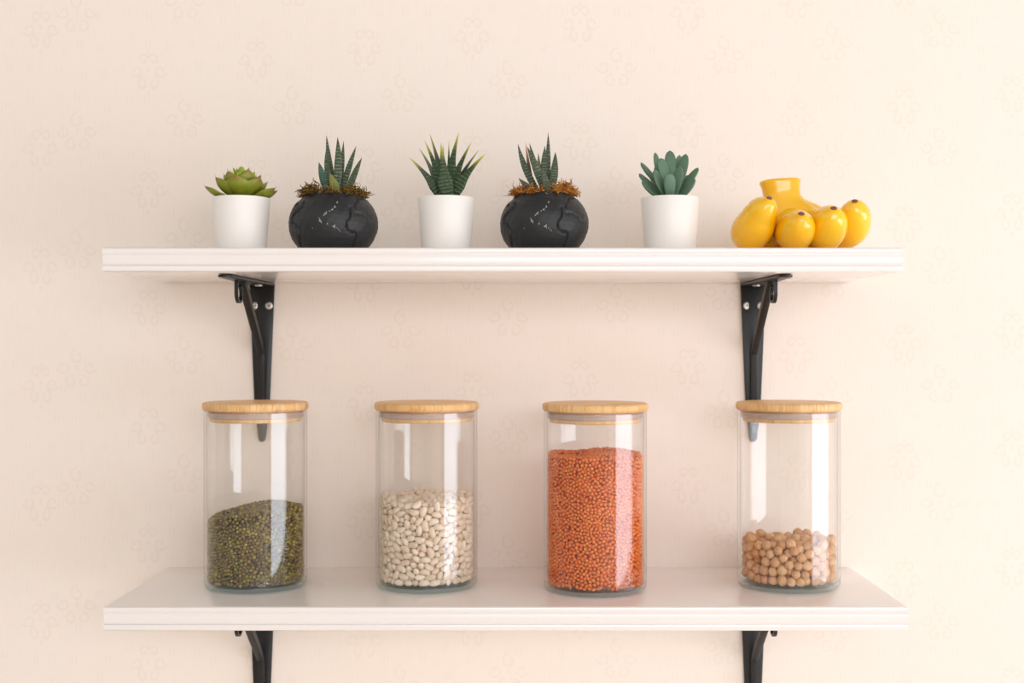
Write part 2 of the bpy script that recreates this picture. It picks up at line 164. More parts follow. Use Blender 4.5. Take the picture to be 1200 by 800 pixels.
 -190,-51,1709,54,-68,180,7,96, 305,-803,950,98,-154,-47,-68,102, -367,-746,288,23,-1,-170,-103,98, 348,-682,731,137,-21,-85,-117,104, -709,-510,1423,25,191,-18,-52,90,
 689,-497,115,69,-111,-123,-89,93, 252,81,1704,54,-6,89,171,106, -646,-539,1057,139,111,69,59,104, 365,-765,1182,158,-122,11,-8,101, -42,-812,1272,145,16,50,127,106,
 170,-738,823,22,127,152,12,97, -450,830,1751,132,-84,-16,-123,95, 338,-751,406,174,81,-21,-53,94, -544,-638,1030,65,61,-169,59,99, 448,-627,451,141,-59,-27,126,107,
 -595,-615,1340,62,-138,-36,-126,105, -410,-730,1156,187,-58,-23,-34,105, -447,-729,428,29,-36,-177,81,99, -943,-84,1312,46,35,-164,-99,90, 587,154,1730,58,-124,-126,73,96,
 472,-699,1560,61,-28,-129,-137,89, -89,-812,162,108,162,22,-38,95, -333,-85,1736,4,129,-151,-23,100, 333,-787,1567,44,-125,121,89,89, -617,434,1712,55,-73,177,-16,98,
 630,747,1707,45,136,65,-123,96, 566,-585,1468,153,36,-19,-123,103, 685,-511,1207,18,183,64,47,89, 113,-792,709,31,-29,-195,14,109, 548,-589,1607,121,-154,-9,-37,101,
 -38,-765,291,0,146,136,18,104, -457,22,1744,11,-60,189,-20,102, 257,-685,596,165,-31,18,108,108, -677,-467,1549,17,-13,89,178,94, -312,-774,871,57,-49,93,-160,90,
 -157,-781,773,177,-67,12,64,91, 955,103,1381,97,-27,-1,173,96, -114,-768,424,169,3,-105,24,103, -192,-745,1490,50,42,76,-173,94, -325,-750,1311,59,-168,33,-86,90,
 -515,-667,578,131,85,-121,27,103, 430,-717,1431,154,-33,6,123,104, 712,-464,1049,97,94,146,-22,103, 565,627,1724,18,-188,-3,-66,90, -484,-695,1478,96,2,-174,18,90,
 127,-753,1093,91,151,90,32,94, 712,164,1764,117,122,-26,-104,98, -780,-317,1418,64,85,166,-34,100, -748,623,1688,172,14,41,92,92, 583,-528,528,7,7,83,182,108,
 -610,-601,428,44,80,-176,28,105, 908,173,1550,15,28,12,-197,105, 32,221,1668,11,-3,198,-28,103, 566,-576,382,175,10,-80,-54,93, 621,-594,216,119,-35,-151,-41,100,
 969,125,69,97,109,-117,-69,95, -559,-644,214,88,-3,-177,27,95, -338,-550,1663,53,-99,141,-86,97, -957,-67,59,7,-182,82,14,89, 961,164,698,121,-50,-118,95,102,
 230,-719,1574,59,56,-123,-135,91, -598,-593,1638,31,-129,149,-7,104, -485,-129,1698,182,-52,59,23,101, 27,-818,507,170,67,59,-55,103, 120,-729,1462,77,39,94,154,107,
 -319,497,1696,74,138,-93,-82,100, 334,-625,1352,145,36,-20,132,99, 761,-388,1609,67,128,32,135,109, -766,254,1731,68,-45,-67,170,96, -971,35,1245,15,149,32,129,105,
 -198,-751,982,186,66,-2,31,102, 826,-277,1534,112,-115,-119,0,92, -48,-737,658,173,33,10,93,96, 398,-713,172,197,-33,3,-9,90, -198,-712,221,84,-78,38,160,102,
 -739,-435,588,56,-120,-143,44,108, 780,-370,61,25,-87,166,-66,89, -357,-595,1200,71,166,-86,1,104, -974,39,1596,65,127,-33,-136,101, -977,-19,598,76,-108,146,-36,92,
 -342,-718,1445,122,14,-89,-131,93, -812,-292,1699,42,-33,-12,-192,106, -474,-640,1625,92,68,-97,-132,89, -247,-739,65,12,199,-2,13,99, -618,-553,549,39,79,-172,53,90,
 -154,-739,1355,54,-163,-102,-9,107, 527,-601,926,154,10,-30,-123,106, 558,-567,674,200,-10,-1,-1,106, -459,473,1716,123,-52,-22,147,105, 53,-711,68,184,22,5,76,105,
 520,-480,794,35,-8,-189,-55,99, 620,-536,1307,175,37,-70,-57,94, -879,-12,1721,135,74,-91,-90,96, -168,-707,558,129,77,-131,-20,95, -745,16,1683,53,3,192,20,96,
 209,-644,713,5,145,-137,17,89, -149,-650,866,9,114,-163,-10,109, 104,-670,612,173,-30,-22,93,93, -524,-553,1179,119,75,38,138,108, -716,-421,176,2,-56,-179,69,92,
 -383,-657,544,135,-56,87,-106,95, 652,-305,529,43,151,123,6,103, 436,-614,816,52,-79,-149,93,97, 913,-82,1190,56,-107,104,-121,90, -974,51,466,91,93,-108,-107,100,
 -966,-22,1424,27,-100,117,-124,90, -621,-470,298,140,16,-3,-142,110, -171,-705,1219,72,38,-35,179,105, -533,-646,838,78,-132,24,126,106, -654,274,1671,84,-35,177,20,91,
 181,-657,951,27,55,139,130,107, 421,-648,66,22,21,195,-32,92, -344,779,1677,39,-153,-108,58,92, -297,-753,624,41,-25,194,2,91, -964,3,321,118,116,66,91,100,
 -236,-663,1095,10,3,-195,43,107, -745,-434,1083,32,145,-126,46,92, -960,-3,930,99,-16,-171,26,100, 370,-613,1576,1,128,-119,-98,88, -168,-757,1636,67,-103,153,-40,99,
 -455,-557,464,52,-102,-162,-23,105, 257,-113,1692,74,-169,-76,-11,103, -418,-361,1570,98,-68,149,-59,96, 255,-651,1164,39,195,11,14,91, 782,-295,632,183,14,-42,69,94,
 524,-540,78,118,-154,46,-14,108, 953,185,423,12,162,-109,-45,96, 821,424,1771,158,-114,-33,-32,95, 447,-627,1220,43,27,-171,-91,107, -917,86,191,27,-6,-95,-173,104,
 149,-703,496,9,52,-171,90,89, -640,-94,1654,145,-107,-53,69,109, -235,-573,285,12,166,108,24,96, 792,-202,75,73,-18,64,174,98, 393,-495,569,107,-47,-47,-156,102,
 -431,-567,1437,42,-46,-19,189,104, -809,-268,1108,91,108,-120,-76,104, 704,-411,1320,21,111,162,28,90, 789,-355,319,88,112,-131,-52,100, -346,-578,350,85,-88,113,-111,90,
 120,-35,1707,32,164,96,54,91, -693,-433,947,57,-176,-64,-42,108, 254,-571,837,93,87,63,140,107, -577,461,1311,47,-161,101,42,104, 686,211,1219,163,-66,83,-46,103,
 -636,-32,1268,130,99,92,70,107, -258,648,1327,4,5,2,-200,98, 595,662,1263,66,162,-82,-52,108, 486,851,1259,31,-36,-153,120,92, 749,410,1206,140,-58,-110,70,89,
 -674,-184,1388,168,97,47,-11,108, -757,407,1300,132,-127,-60,54,104, -440,-65,1407,145,21,20,134,98, 678,-117,176,101,-131,100,-51,109, 656,-287,58,23,-199,-5,-4,89,
 426,698,1312,14,-170,-103,-11,106, -512,-130,1304,16,-91,-170,-51,92, 311,328,1245,180,17,-4,86,89, 574,-282,1272,55,190,24,18,89, 574,785,103,95,-55,93,139,99,
 136,-415,1235,131,-68,-124,-54,90, 48,-317,1268,193,-13,-22,47,103, -864,458,1379,137,102,-16,102,92, -828,36,1360,154,65,-80,-74,110, 36,-23,1257,129,-16,93,120,94,
 149,157,1359,143,-82,42,104,102, 13,619,1222,40,-122,77,133,93, 164,742,62,25,171,-100,-6,94, -54,761,1182,50,53,106,153,95, 801,223,1284,152,-32,2,126,88,
 -231,797,1284,46,-156,-113,-27,100, 89,-694,1207,47,-107,80,-142,94, 202,-496,1377,17,110,165,21,103, 802,-147,1312,22,-198,-12,16,105, 780,565,1304,1,165,-27,110,108,
 336,174,1292,188,60,-18,-29,105, 307,764,1276,117,-127,-95,33,95, 343,875,1172,89,-59,-74,152,105, 740,379,1338,42,-114,159,6,107, 535,141,1271,7,48,-158,-112,90,
 517,219,131,24,106,-164,-36,88, 632,-382,1212,186,-65,15,29,94, 745,55,1213,151,-83,-100,-18,95, 811,234,1418,95,-50,-86,145,104, -497,588,1300,52,-39,189,14,89,
 -927,311,1276,127,-85,-16,128,93, 462,-170,1309,82,-32,2,179,95, 249,612,1279,55,-59,157,93,90, -360,701,1215,50,103,-163,15,97, -351,507,1302,127,-96,120,-13,102,
 271,925,1306,110,130,-96,42,105, 305,539,66,25,-99,159,-67,96, 743,-282,1248,69,158,-92,-43,91, 630,-52,1215,13,163,-109,-35,101, 610,408,1264,32,122,-155,-2,103,
 -228,442,1371,3,197,31,17,90, 581,779,1400,55,131,-84,112,94, -424,-385,1417,129,-6,54,143,97, 230,198,192,136,-73,27,-125,101, -359,-176,1326,82,-11,-91,-157,104,
 -273,-289,1345,60,-178,-37,59,104, 866,6,1276,23,175,73,61,90, 886,368,1151,109,-140,70,60,95, -382,-447,1293,79,-137,-113,46,98, -161,-539,1331,46,114,-145,-61,104,
 245,-389,152,43,-41,153,114,109, -798,555,1318,137,35,91,-108,92, -786,198,1313,177,-12,14,-92,94, -565,165,1306,107,156,47,44,107, -606,-331,1278,134,6,40,-142,98,
 -809,-144,1317,6,-76,181,-40,103, 268,-84,73,43,54,106,155,101, 0,517,63,99,-7,-22,172,97, 234,310,1344,128,-67,-16,138,89, -19,-461,1249,52,-89,-91,-145,92,
 72,26,1376,45,66,-123,136,88, -247,-447,1247,149,-35,-32,124,103, 348,-269,1355,177,-20,-55,71,102, -237,183,1441,138,-104,-17,-98,98, -197,-145,1280,97,-61,164,5,93,
 -215,90,1344,10,196,27,30,99, -273,-47,1363,194,-47,-3,11,89, -605,354,1403,189,13,51,-39,107, 92,-544,1213,26,148,-77,108,93, -166,262,1321,171,-51,-5,-90,106,
 -506,695,1227,57,-126,-140,-37,100, -468,854,1273,33,138,2,-141,92, 321,-506,60,1,51,192,22,92, -80,823,1317,151,55,-4,-120,94, 177,474,1359,63,118,149,2,107,
 -111,-571,1191,176,92,-18,13,105, 38,377,1323,43,-105,164,-5,96, -47,-159,1317,85,136,-107,-52,110, -57,78,1288,88,170,54,13,96, 118,279,1254,97,48,1,-168,91,
 -46,529,1312,23,-11,-57,190,96, -19,939,1223,9,74,-184,-21,104, -93,7,1416,8,110,-163,-38,107, 110,-130,1461,137,-67,-31,-126,109, 180,952,90,31,49,-82,173,104,
 383,-259,1231,8,-26,47,192,88, 434,450,1241,33,-61,-172,75,102, -738,639,1491,59,129,-65,126,99, 516,472,1126,18,-33,185,65,93, -462,479,1195,125,-26,-6,154,107,
 -323,532,1090,165,-88,46,54,92, -226,276,1173,100,170,27,-18,90, -399,-188,1186,164,-103,-13,49,98, -416,-335,1132,76,141,-119,-10,98, -210,-362,1127,18,-84,135,121,93,
 -566,489,1073,42,-8,1,195,103, -603,178,1046,5,16,199,17,96, -457,133,1120,95,80,-147,-55,98, -683,-312,1154,143,61,98,80,105, -669,-501,1212,146,92,99,23,104,
 -805,290,1062,163,3,-21,-114,103, -837,-61,1103,164,1,-25,112,97, 820,249,1139,78,-58,-175,4,98, 732,-8,1036,74,143,20,118,88, -396,888,69,194,31,35,14,93,
 -229,828,1159,44,39,40,-187,92, 684,503,1131,138,-23,-137,41,98, -254,481,184,138,-117,-86,-5,98, 201,-229,1219,46,178,-19,77,106, 691,695,1148,141,66,-118,42,90,
 503,571,1222,131,111,-95,-41,92, 600,-78,1079,90,40,-173,17,89, 599,-364,1088,9,-200,7,-3,96, 175,957,1112,133,145,14,-32,102, 463,723,1161,118,-12,154,-50,93,
 225,268,1145,87,-37,-73,-160,92, 174,-88,1175,85,38,-50,170,91, 416,-337,1142,93,171,40,20,99, 328,-687,1053,151,-120,24,-45,96, -564,514,210,125,105,-56,-102,100,
 70,821,1127,32,-154,123,-11,104, 148,678,1188,77,-175,-51,-31,88, -44,249,1215,81,-166,71,-26,101, -55,95,1152,159,113,5,46,91, -122,-449,1135,105,1,127,-113,93,
 656,371,988,25,-116,145,-70,92, 614,225,1102,64,-39,-49,-179,97, 339,785,1046,57,187,-29,-29,110, -731,-128,1174,167,-87,15,65,102, -487,-431,1059,28,84,177,-32,108,
 -847,58,1008,39,60,-187,-10,99, -723,-181,993,126,86,81,-100,88, 843,488,1157,109,93,-68,122,91, -33,-23,81,16,69,178,-58,110, 748,-311,1017,186,72,-11,-16,101,
 541,456,997,13,151,130,-12,103, 527,133,1018,1,-89,174,-44,102, 457,-59,1069,116,-143,-37,69,103, 502,-170,1190,17,-179,-77,-43,91, 584,777,1141,76,-89,133,93,92,
 415,557,1077,2,-91,158,83,98, 282,423,1110,31,193,37,22,92, 114,2,1101,194,41,20,16,101, -413,312,1106,67,72,91,148,92, -616,688,1127,112,-152,63,16,97,
 43,-384,154,34,54,-176,-70,102, -282,-244,1053,32,-38,-194,7,110, 222,558,1117,11,33,145,133,98, 286,126,1150,182,6,-12,82,108, 444,87,1145,82,15,-23,-180,104,
 322,-226,1102,33,-6,31,-195,107, 310,-425,1048,79,-70,-162,52,93, -18,-571,96,97,-31,-172,12,92, -108,865,1053,129,-126,-59,-63,101, -438,3,119,19,-115,152,57,106,
 89,492,1100,77,178,-41,-27,93, -79,-53,1091,6,-96,175,-10,94, 47,-347,1131,45,40,-84,-171,103, 209,-505,1126,111,22,28,-162,104, -395,858,1114,168,40,20,100,108,
 -122,605,1058,50,-21,166,97,98, -319,384,1122,50,68,83,161,91, -177,132,1218,51,-102,150,-68,101, 58,358,1153,12,16,5,199,110, 862,11,1048,96,-86,-18,151,96,
 861,118,1185,44,126,7,-148,94, -421,-371,165,14,126,-154,12,93, 373,-480,1222,28,67,172,-72,98, -877,-51,189,187,17,-64,-27,91, 101,963,1350,123,-110,97,57,110,
 96,512,1224,109,-2,-30,-165,96, -122,416,1260,197,-22,18,-23,101, -129,-29,1215,83,179,30,-14,95, 263,-345,1196,77,155,-67,74,88, -37,-701,1135,61,-168,61,-66,91,
 -609,771,1473,25,65,-143,-122,89, -243,561,1224,96,160,-63,35,101, -461,275,1226,132,33,-32,143,94, -411,103,1272,78,-168,42,-62,91, -126,-333,1274,125,82,-57,-121,94,
 -282,-497,1121,64,29,-3,187,96, -908,345,68,101,92,-76,-125,95, 452,-389,1274,184,-61,3,-49,91, 321,23,1246,56,0,-24,-191,94, 480,253,1216,5,-30,196,28,109,
 337,643,1173,14,174,-83,51,108, -323,215,1295,40,192,-30,-25,101, -322,-23,1246,51,18,-30,-190,95, -466,-332,1268,51,108,-124,-103,96, -614,537,1194,32,-157,-111,45,95,
 -663,277,1259,143,55,-3,128,110, -489,11,1294,149,-108,49,-61,89, -775,-275,1259,9,43,-38,-191,103, -733,630,1228,58,-146,-101,-71,102, -809,255,1195,22,-163,114,3,99,
 939,237,1230,130,30,-147,27,109, 795,520,83,143,35,-38,130,105, 695,684,1381,95,132,41,-109,99, 604,361,1128,107,-166,1,30,102, 472,-30,1220,48,-177,20,77,92,
 778,-100,1167,63,141,126,4,100, 203,827,1192,68,-65,-170,46,106, -770,16,1231,173,-5,-21,98,103, -175,956,1271,27,193,28,34,95, -559,338,1146,51,152,-89,-79,104,
 -550,-337,1151,134,47,-86,-112,94, 46,-142,1190,161,-53,-28,-102,98, -88,-212,1181,16,104,167,32,109, -338,888,1265,116,93,-11,134,100, -293,691,1081,161,-69,7,-95,104,
 -309,355,1252,151,122,45,6,91, -332,150,1178,110,9,43,161,99, -301,-285,1203,48,-177,-51,63,102, -392,-586,1066,20,188,63,-18,91, -618,759,189,30,-56,63,-179,90,
 -630,745,1306,142,47,-103,83,90, -684,308,1118,91,-24,-176,17,92, -513,-52,1183,110,-33,-9,164,100, -603,-196,1220,184,66,36,-16,93, -368,-642,195,26,32,-195,-16,104,
 -873,115,1131,16,-142,102,-96,102, 129,85,1228,152,108,-47,-53,108, -72,517,1179,42,30,126,146,95, -141,664,1220,173,58,-81,-8,106, 358,-558,1111,193,-2,-53,7,91,
 -474,-231,88,59,-53,-16,-183,107, -874,431,1165,11,-121,124,99,98, -924,168,1246,5,1,123,158,88, -609,-61,187,40,-107,-147,73,105, 827,-207,1096,85,-112,-58,130,91,
 -691,459,169,150,104,32,-76,104, 573,615,1107,7,-124,-137,-75,100, -593,135,1166,10,-100,173,1,97, -192,311,163,3,-148,-131,-31,96, 655,-241,1146,24,-196,-8,33,105,
 520,-469,1179,70,19,80,169,88, 458,862,1099,14,-103,-59,161,93, 232,450,1229,19,179,85,16,109, 397,349,1144,176,-83,-22,39,89, 328,-106,1190,142,-33,-75,-114,105,
 153,-129,1312,3,90,-178,14,105, 601,68,1131,147,103,10,88,93, -3,-655,1326,82,167,-74,1,105, -582,445,1517,90,18,-176,-23,94, -56,-158,1473,94,0,-89,-153,100,
 -702,145,1640,110,71,144,-47,88, 775,392,1589,5,180,-79,-34,101, 691,-41,1561,53,34,59,181,100, 298,-230,147,103,34,0,168,103, 584,496,1500,199,-7,-18,10,99,
 489,381,1562,8,-38,-103,-167,102, 585,114,1467,103,-103,10,-136,93, -750,362,1608,60,33,-160,-98,97, 615,-336,1513,37,0,-20,196,103, 539,468,1655,57,17,-182,58,104,
 345,491,1590,198,-8,-29,5,96, 393,12,1594,40,-187,55,-19,92, 497,-220,1611,69,-49,39,177,102, 359,-431,1544,95,-97,54,136,103, 409,95,182,5,34,194,31,103,
 15,958,1507,26,55,190,16,90, 400,-89,147,135,12,-5,-147,95, 131,681,1641,68,-52,125,-130,109, -533,-350,1513,86,33,-169,-56,88, -545,334,1633,29,73,56,-175,98,
 354,773,1567,175,75,61,-9,99, 253,605,1641,111,24,-21,-163,99, 166,159,72,118,-46,-53,146,105, 405,-117,1646,174,-78,-54,-27,89, 354,-280,1630,160,-22,-25,-116,108,
 3,800,1545,54,-98,-113,121,95, 94,332,1565,83,-18,58,-171,107, -481,43,1506,35,6,-3,197,89, 37,74,1619,25,5,67,-187,109, 107,-482,1618,151,-106,29,-72,97,
 144,588,66,21,22,196,-23,92, 48,949,1638,9,-185,-66,-37,97, -236,658,1667,0,28,-108,166,102, -19,700,66,23,197,24,-2,101, -33,-571,1643,49,-9,-73,179,99,
 393,-374,66,4,-199,0,-15,100, 93,-333,1625,192,52,20,-3,88, 100,-144,67,3,36,-157,-119,93, -77,330,1578,46,-74,176,-38,104, 63,-174,1618,26,65,186,-17,106,
 349,906,1533,77,-81,107,126,101, 369,631,1545,27,-195,-36,-4,102, 312,320,1569,23,-166,-107,-22,90, 317,206,1638,13,-64,181,55,96, 395,-284,1499,56,191,8,21,98,
 503,-412,1588,112,37,-21,160,105, 572,-144,67,180,71,-5,-51,98, 718,-208,1585,115,-21,159,-33,109, 204,857,1639,5,6,-141,-141,107, 140,285,1432,72,14,183,-31,99,
 192,-36,1591,58,-181,-62,-8,110, -89,-238,1615,4,35,141,138,95, 156,-622,1559,93,-135,46,105,96, -380,890,1559,73,-44,-141,-113,109, -218,579,1547,6,-49,110,160,94,
 -285,430,1560,109,15,-22,166,89, 170,508,1551,137,-105,72,-70,88, 161,206,1566,38,-53,168,-87,91, 579,-130,1553,140,89,-32,-106,91, 566,638,1424,168,58,-90,-14,100,
 49,-543,1508,166,-16,25,107,104, 458,665,62,172,-15,7,102,94, -285,743,1554,50,144,115,60,106, -390,612,1606,37,165,-65,-84,108, -262,235,1626,35,-39,137,-136,104,
 -300,91,1548,18,186,50,50,94, -493,-452,1650,48,170,-93,8,99, 545,236,1516,59,92,163,-40,95, -307,-674,1568,14,96,174,-14,102, -622,684,1588,74,147,-83,-78,108,
 -820,532,1568,42,-126,32,146,97, -560,-93,1519,69,18,-150,-111,90, -933,250,1552,22,99,-171,-25,99, 603,-413,64,31,-195,-7,28,89, 450,-234,66,40,-7,18,195,100,
 868,-103,1601,96,157,20,75,100, 335,724,70,154,-105,-57,47,97, 621,-358,1669,90,-136,-61,99,108, 526,80,1616,90,127,-81,-96,104, 731,297,1699,169,-78,69,27,90,
 433,158,1727,166,-55,-77,59,106, -27,329,79,29,-37,103,-165,108, -164,464,74,27,129,149,21,110, -1,973,64,187,68,18,10,93, 171,-268,63,178,-18,-15,89,96,
 331,40,66,4,80,180,32,97, -685,512,1631,61,25,-179,-58,92, -54,819,1668,10,-199,-9,-16,94, 359,189,75,123,-154,32,0,103, 161,397,69,12,132,-149,-20,105,
 910,338,1640,168,19,70,-80,96, 400,890,63,7,55,179,71,91, 659,138,1617,79,-75,165,-27,90, 516,43,71,176,-18,-15,93,109, 642,415,69,106,16,-17,-168,106,
 -90,957,1684,69,-169,0,-81,97, -936,251,1704,87,139,67,93,108, 451,498,62,50,15,-3,-193,94, -161,141,73,34,-119,144,-64,106, -112,-650,59,13,-98,-174,-7,90,
 -140,948,1525,184,-27,-46,-59,93, -809,472,73,149,64,-22,-115,103, -263,102,1686,93,-165,-55,31,92, -759,-169,86,0,-52,-6,-193,107, -569,-95,60,3,137,-144,16,91,
 -584,276,66,173,-14,-16,98,101, -600,673,74,153,104,-58,-48,103, -51,-298,73,5,25,-185,71,107, -104,-464,72,181,64,31,45,105, -298,30,67,161,22,-10,-116,103,
 -307,358,66,192,23,0,-52,102, -423,624,61,86,15,-17,-179,94, 702,14,1685,41,-32,-67,181,93, -201,932,94,19,-87,152,95,109, 352,349,1722,127,-83,22,128,105,
 463,-5,1721,198,23,-9,4,101, -111,-164,63,197,-15,-12,26,95, 904,363,63,32,114,147,65,92, -229,909,1625,5,107,128,-111,102, -704,4,67,107,-18,-5,168,102,
 -63,-420,1588,108,-14,-73,151,102, 13,-719,1591,15,12,46,194,105, -515,779,1638,118,-27,82,136,108, -172,423,1645,145,106,70,53,109, -391,-13,1618,6,-16,-173,99,102,
 -511,779,64,180,10,16,-85,94, -208,-462,1614,30,-150,-129,-10,101, 218,366,1667,104,-104,-105,84,107, -673,-336,1602,55,-18,31,-189,96, -875,417,1663,64,86,-13,-168,100,
 -841,159,1621,163,-17,-17,113,107, -766,-240,1547,9,40,-164,-107,109, 843,192,1671,194,-8,-27,40,104, -43,-690,173,24,-14,181,81,91, 77,-226,160,26,-15,-47,192,94,
 547,609,1580,16,69,-182,-44,100, -517,-539,1535,73,-90,134,-93,91, -335,518,61,8,-50,193,17,92, -417,223,63,54,-163,92,-47,93, -205,-95,154,88,0,-107,-145,106,
 -185,25,1602,31,27,-193,-33,89, -960,132,65,115,-21,20,-161,98, -492,-378,58,195,-21,3,41,88, -515,539,1577,36,89,-149,92,88, -507,209,1702,61,187,25,-25,93,
 -554,104,82,187,-51,31,40,108, -535,475,69,14,-78,-183,-5,105, -713,590,76,96,-51,-109,128,105, 800,50,1600,1,-193,45,-23,98, 677,539,1675,41,-53,-87,167,94,
 632,316,1616,155,10,16,126,96, 615,-105,1685,164,114,13,0,100, -427,-653,67,23,199,3,-4,104, -281,-391,71,4,16,-198,22,109, 416,848,1679,30,-17,43,-192,95,
 410,613,1671,58,-70,-145,104,89, 488,275,1656,71,-29,-95,158,89, -356,217,1510,12,81,-179,-34,94, -314,-167,1609,94,-12,-52,-168,110, 457,344,81,168,59,-14,89,108,
 -457,713,1516,83,7,6,-182,107, -291,203,120,95,142,-89,-52,88, 131,-257,1027,152,-88,-92,27,98, -447,415,1560,108,9,87,-144,107, -603,-22,1413,54,-27,78,-174,105,
 -521,-259,1383,135,94,66,93,92, -442,-625,1315,35,73,177,-47,96, -902,303,1412,45,50,-186,28,98, -405,-251,1476,36,-37,-170,93,99, -857,-120,1437,37,-1,196,0,96,
 931,293,1445,146,13,136,-7,95, -434,337,149,4,55,183,-58,93, 503,745,1616,84,-133,45,115,110, 447,147,1412,12,107,-168,-13,107, 601,-146,1318,180,1,-28,-83,90,
 478,-360,1412,75,124,133,-36,109, 445,856,1419,66,-161,13,-98,110, -731,-409,1315,63,61,124,-130,103, 326,471,1350,137,-48,-7,138,96, -415,-110,1527,50,41,-186,-35,93,
 -372,497,1460,11,-39,-196,-4,104, 778,-321,1383,114,-73,0,-147,95, -462,824,203,71,37,-108,148,104, 190,951,1504,124,113,72,-82,110, 263,567,1432,123,-131,14,-87,94,
 404,482,1484,120,19,-13,-158,89, 230,-198,1553,85,87,-142,-71,99, 224,-350,1468,79,-4,-178,43,109, -454,281,1408,20,144,22,-136,89, -266,-570,69,103,-30,9,169,94,
 7,640,1511,7,-22,-62,189,95, -75,246,1450,178,-5,-14,90,96, 203,89,1509,20,-187,-64,-24,103, -149,-430,1477,2,163,-84,-79,96, -58,-559,1417,100,123,122,11,92,
 -317,-140,68,118,-152,53,-16,94, -238,935,1400,11,-14,-48,-193,102, 47,816,1409,20,-104,158,63,104, 290,182,1434,133,97,-2,-114,95, 230,29,1370,166,-28,45,98,105,
 237,-190,1405,17,125,-140,-66,96, 700,-31,1325,22,-29,-121,-155,91, 9,141,67,88,-6,-22,178,102, 641,538,1362,29,50,-35,-188,97, 606,257,1370,82,176,7,47,99,
 677,122,1341,132,103,0,109,107, 484,-528,1353,103,20,6,-170,102, 182,800,1342,140,-21,-90,109,106, 882,410,1312,107,-57,-73,142,98, 112,659,1375,120,106,49,-110,107,
 351,-63,1358,178,-43,-61,53,106, 334,-437,1340,7,194,-10,49,96, 250,-545,1254,70,-5,-8,187,98, 185,-673,1303,175,6,67,-69,107, -57,972,1380,89,-9,-178,16,90,
 -66,669,1379,0,-190,59,-16,99, -74,402,1384,98,106,79,114,90, 420,316,1347,33,-20,-6,-196,110, 97,-479,59,20,-199,-7,7,90, -955,140,1425,97,-121,19,125,110,
 -562,-472,1320,13,-15,48,-193,94, -256,665,94,186,41,59,-9,105, 59,797,1261,57,-124,-143,31,100, 70,537,1435,13,26,2,-198,97, 7,196,1351,58,167,86,-34,94,
 -130,-99,1583,90,154,-52,74,108, 84,-265,1402,57,3,-39,188,97, -318,781,66,7,-27,159,-119,90, -513,730,1386,75,-130,-113,69,98, -150,563,1423,162,114,-26,-4,99,
 -444,408,1364,44,-95,-80,-150,100, -350,98,1408,35,-152,116,-47,98, -245,-166,1439,191,51,27,-3,110, -297,-598,1328,154,-59,38,-106,89, 192,-551,125,24,-75,183,14,90,
 -630,632,1357,44,-121,-128,-84,91, -594,194,1444,112,51,-36,-153,91, -700,93,1384,114,44,-15,158,93, 523,9,1358,77,83,-116,-118,105, 23,-402,1384,2,19,-170,103,98,
 573,390,1408,34,-45,45,-187,98, -682,187,151,66,-156,-102,-29,96, 263,-695,1444,174,44,-52,-72,100, -135,758,1555,22,-117,-158,29,102, -48,640,1640,8,-108,168,-6,107,
 34,156,1486,35,-153,-116,45,97, 18,-23,1516,196,-34,-1,19,92, 26,-339,1508,25,188,-63,-9,107, -132,-593,1544,60,-131,-96,100,93, 417,-544,1468,41,105,165,-7,92,
 -213,742,1436,32,-153,107,-64,105, -196,318,1463,163,34,103,42,98, -239,-1,1481,167,-77,-31,73,98, -251,-296,1554,172,-60,0,83,109, -321,-468,1520,32,75,-181,26,107,
 -556,567,1441,151,114,33,-55,94, -547,198,1572,1,11,-78,184,102, -526,-219,1613,6,-46,-186,57,98, -364,642,1431,60,186,-26,34,97, -580,-440,1442,78,183,-20,-10,91,
 243,-410,1631,144,-48,27,128,98, 402,288,1482,6,109,-167,21,93, -376,315,1617,22,60,-146,-121,100, -410,121,1626,82,73,103,-132,93, -835,-148,1645,8,67,-126,-140,103,
 703,682,64,86,-24,-78,161,90, -834,397,1498,28,-48,-184,-56,106, -727,-79,1539,179,-15,69,-53,99, 716,220,1526,50,-62,168,74,108, 312,9,1477,78,-146,-77,82,91,
 911,13,1504,75,-25,10,184,103, 775,522,1486,104,155,10,70,96, 410,153,1553,99,-5,97,-144,93, 649,-107,1442,44,-33,-68,180,105, 511,-175,1444,84,146,-95,-50,102,
 659,-507,1555,123,-110,98,-57,99, 176,798,1502,36,39,-166,-98,103, 206,666,1512,24,64,-155,-106,94, 828,-150,1448,102,40,-46,-161,101, 683,-10,63,106,-9,-22,168,97,
 -722,272,1388,174,-55,34,-74,90, 639,189,59,180,-23,5,-84,91, -37,-724,1456,160,75,24,-90,90, -373,800,1392,85,-27,-153,93,109, -162,454,1497,33,36,164,103,95,
 -330,334,1419,72,-79,-153,-72,102, -482,131,1419,100,88,-16,-148,89, -265,-433,1379,60,-182,-55,17,94, -238,-590,1446,181,-25,-8,-80,99, 66,-541,1366,82,99,153,7,92,
 -634,-310,68,155,-10,12,126,103, -651,65,1529,154,47,-71,-95,102, -594,-238,1493,61,175,73,14,93, -709,499,1454,121,67,-143,24,109, -807,105,1493,9,156,-123,21,107,
 -657,-248,198,140,-73,14,-122,110, 857,422,1451,17,131,-139,57,96, 811,42,1382,116,-43,-10,157,95, -732,259,1518,4,10,67,188,101, -123,-300,1415,188,63,25,-11,106,
 -112,154,1570,43,-103,-129,-105,104, 41,403,1463,193,44,27,-9,96, 828,518,1644,35,-93,-124,122,98, 715,57,1464,47,-68,182,-13,96, -778,-352,61,154,8,13,-126,93,
 469,508,1365,5,-131,140,-55,105, 685,359,1482,60,-181,-47,40,101, 639,-283,1398,54,-173,-84,-10,94, 645,-460,1420,20,64,187,20,101, -845,1,70,78,-81,-92,137,96,
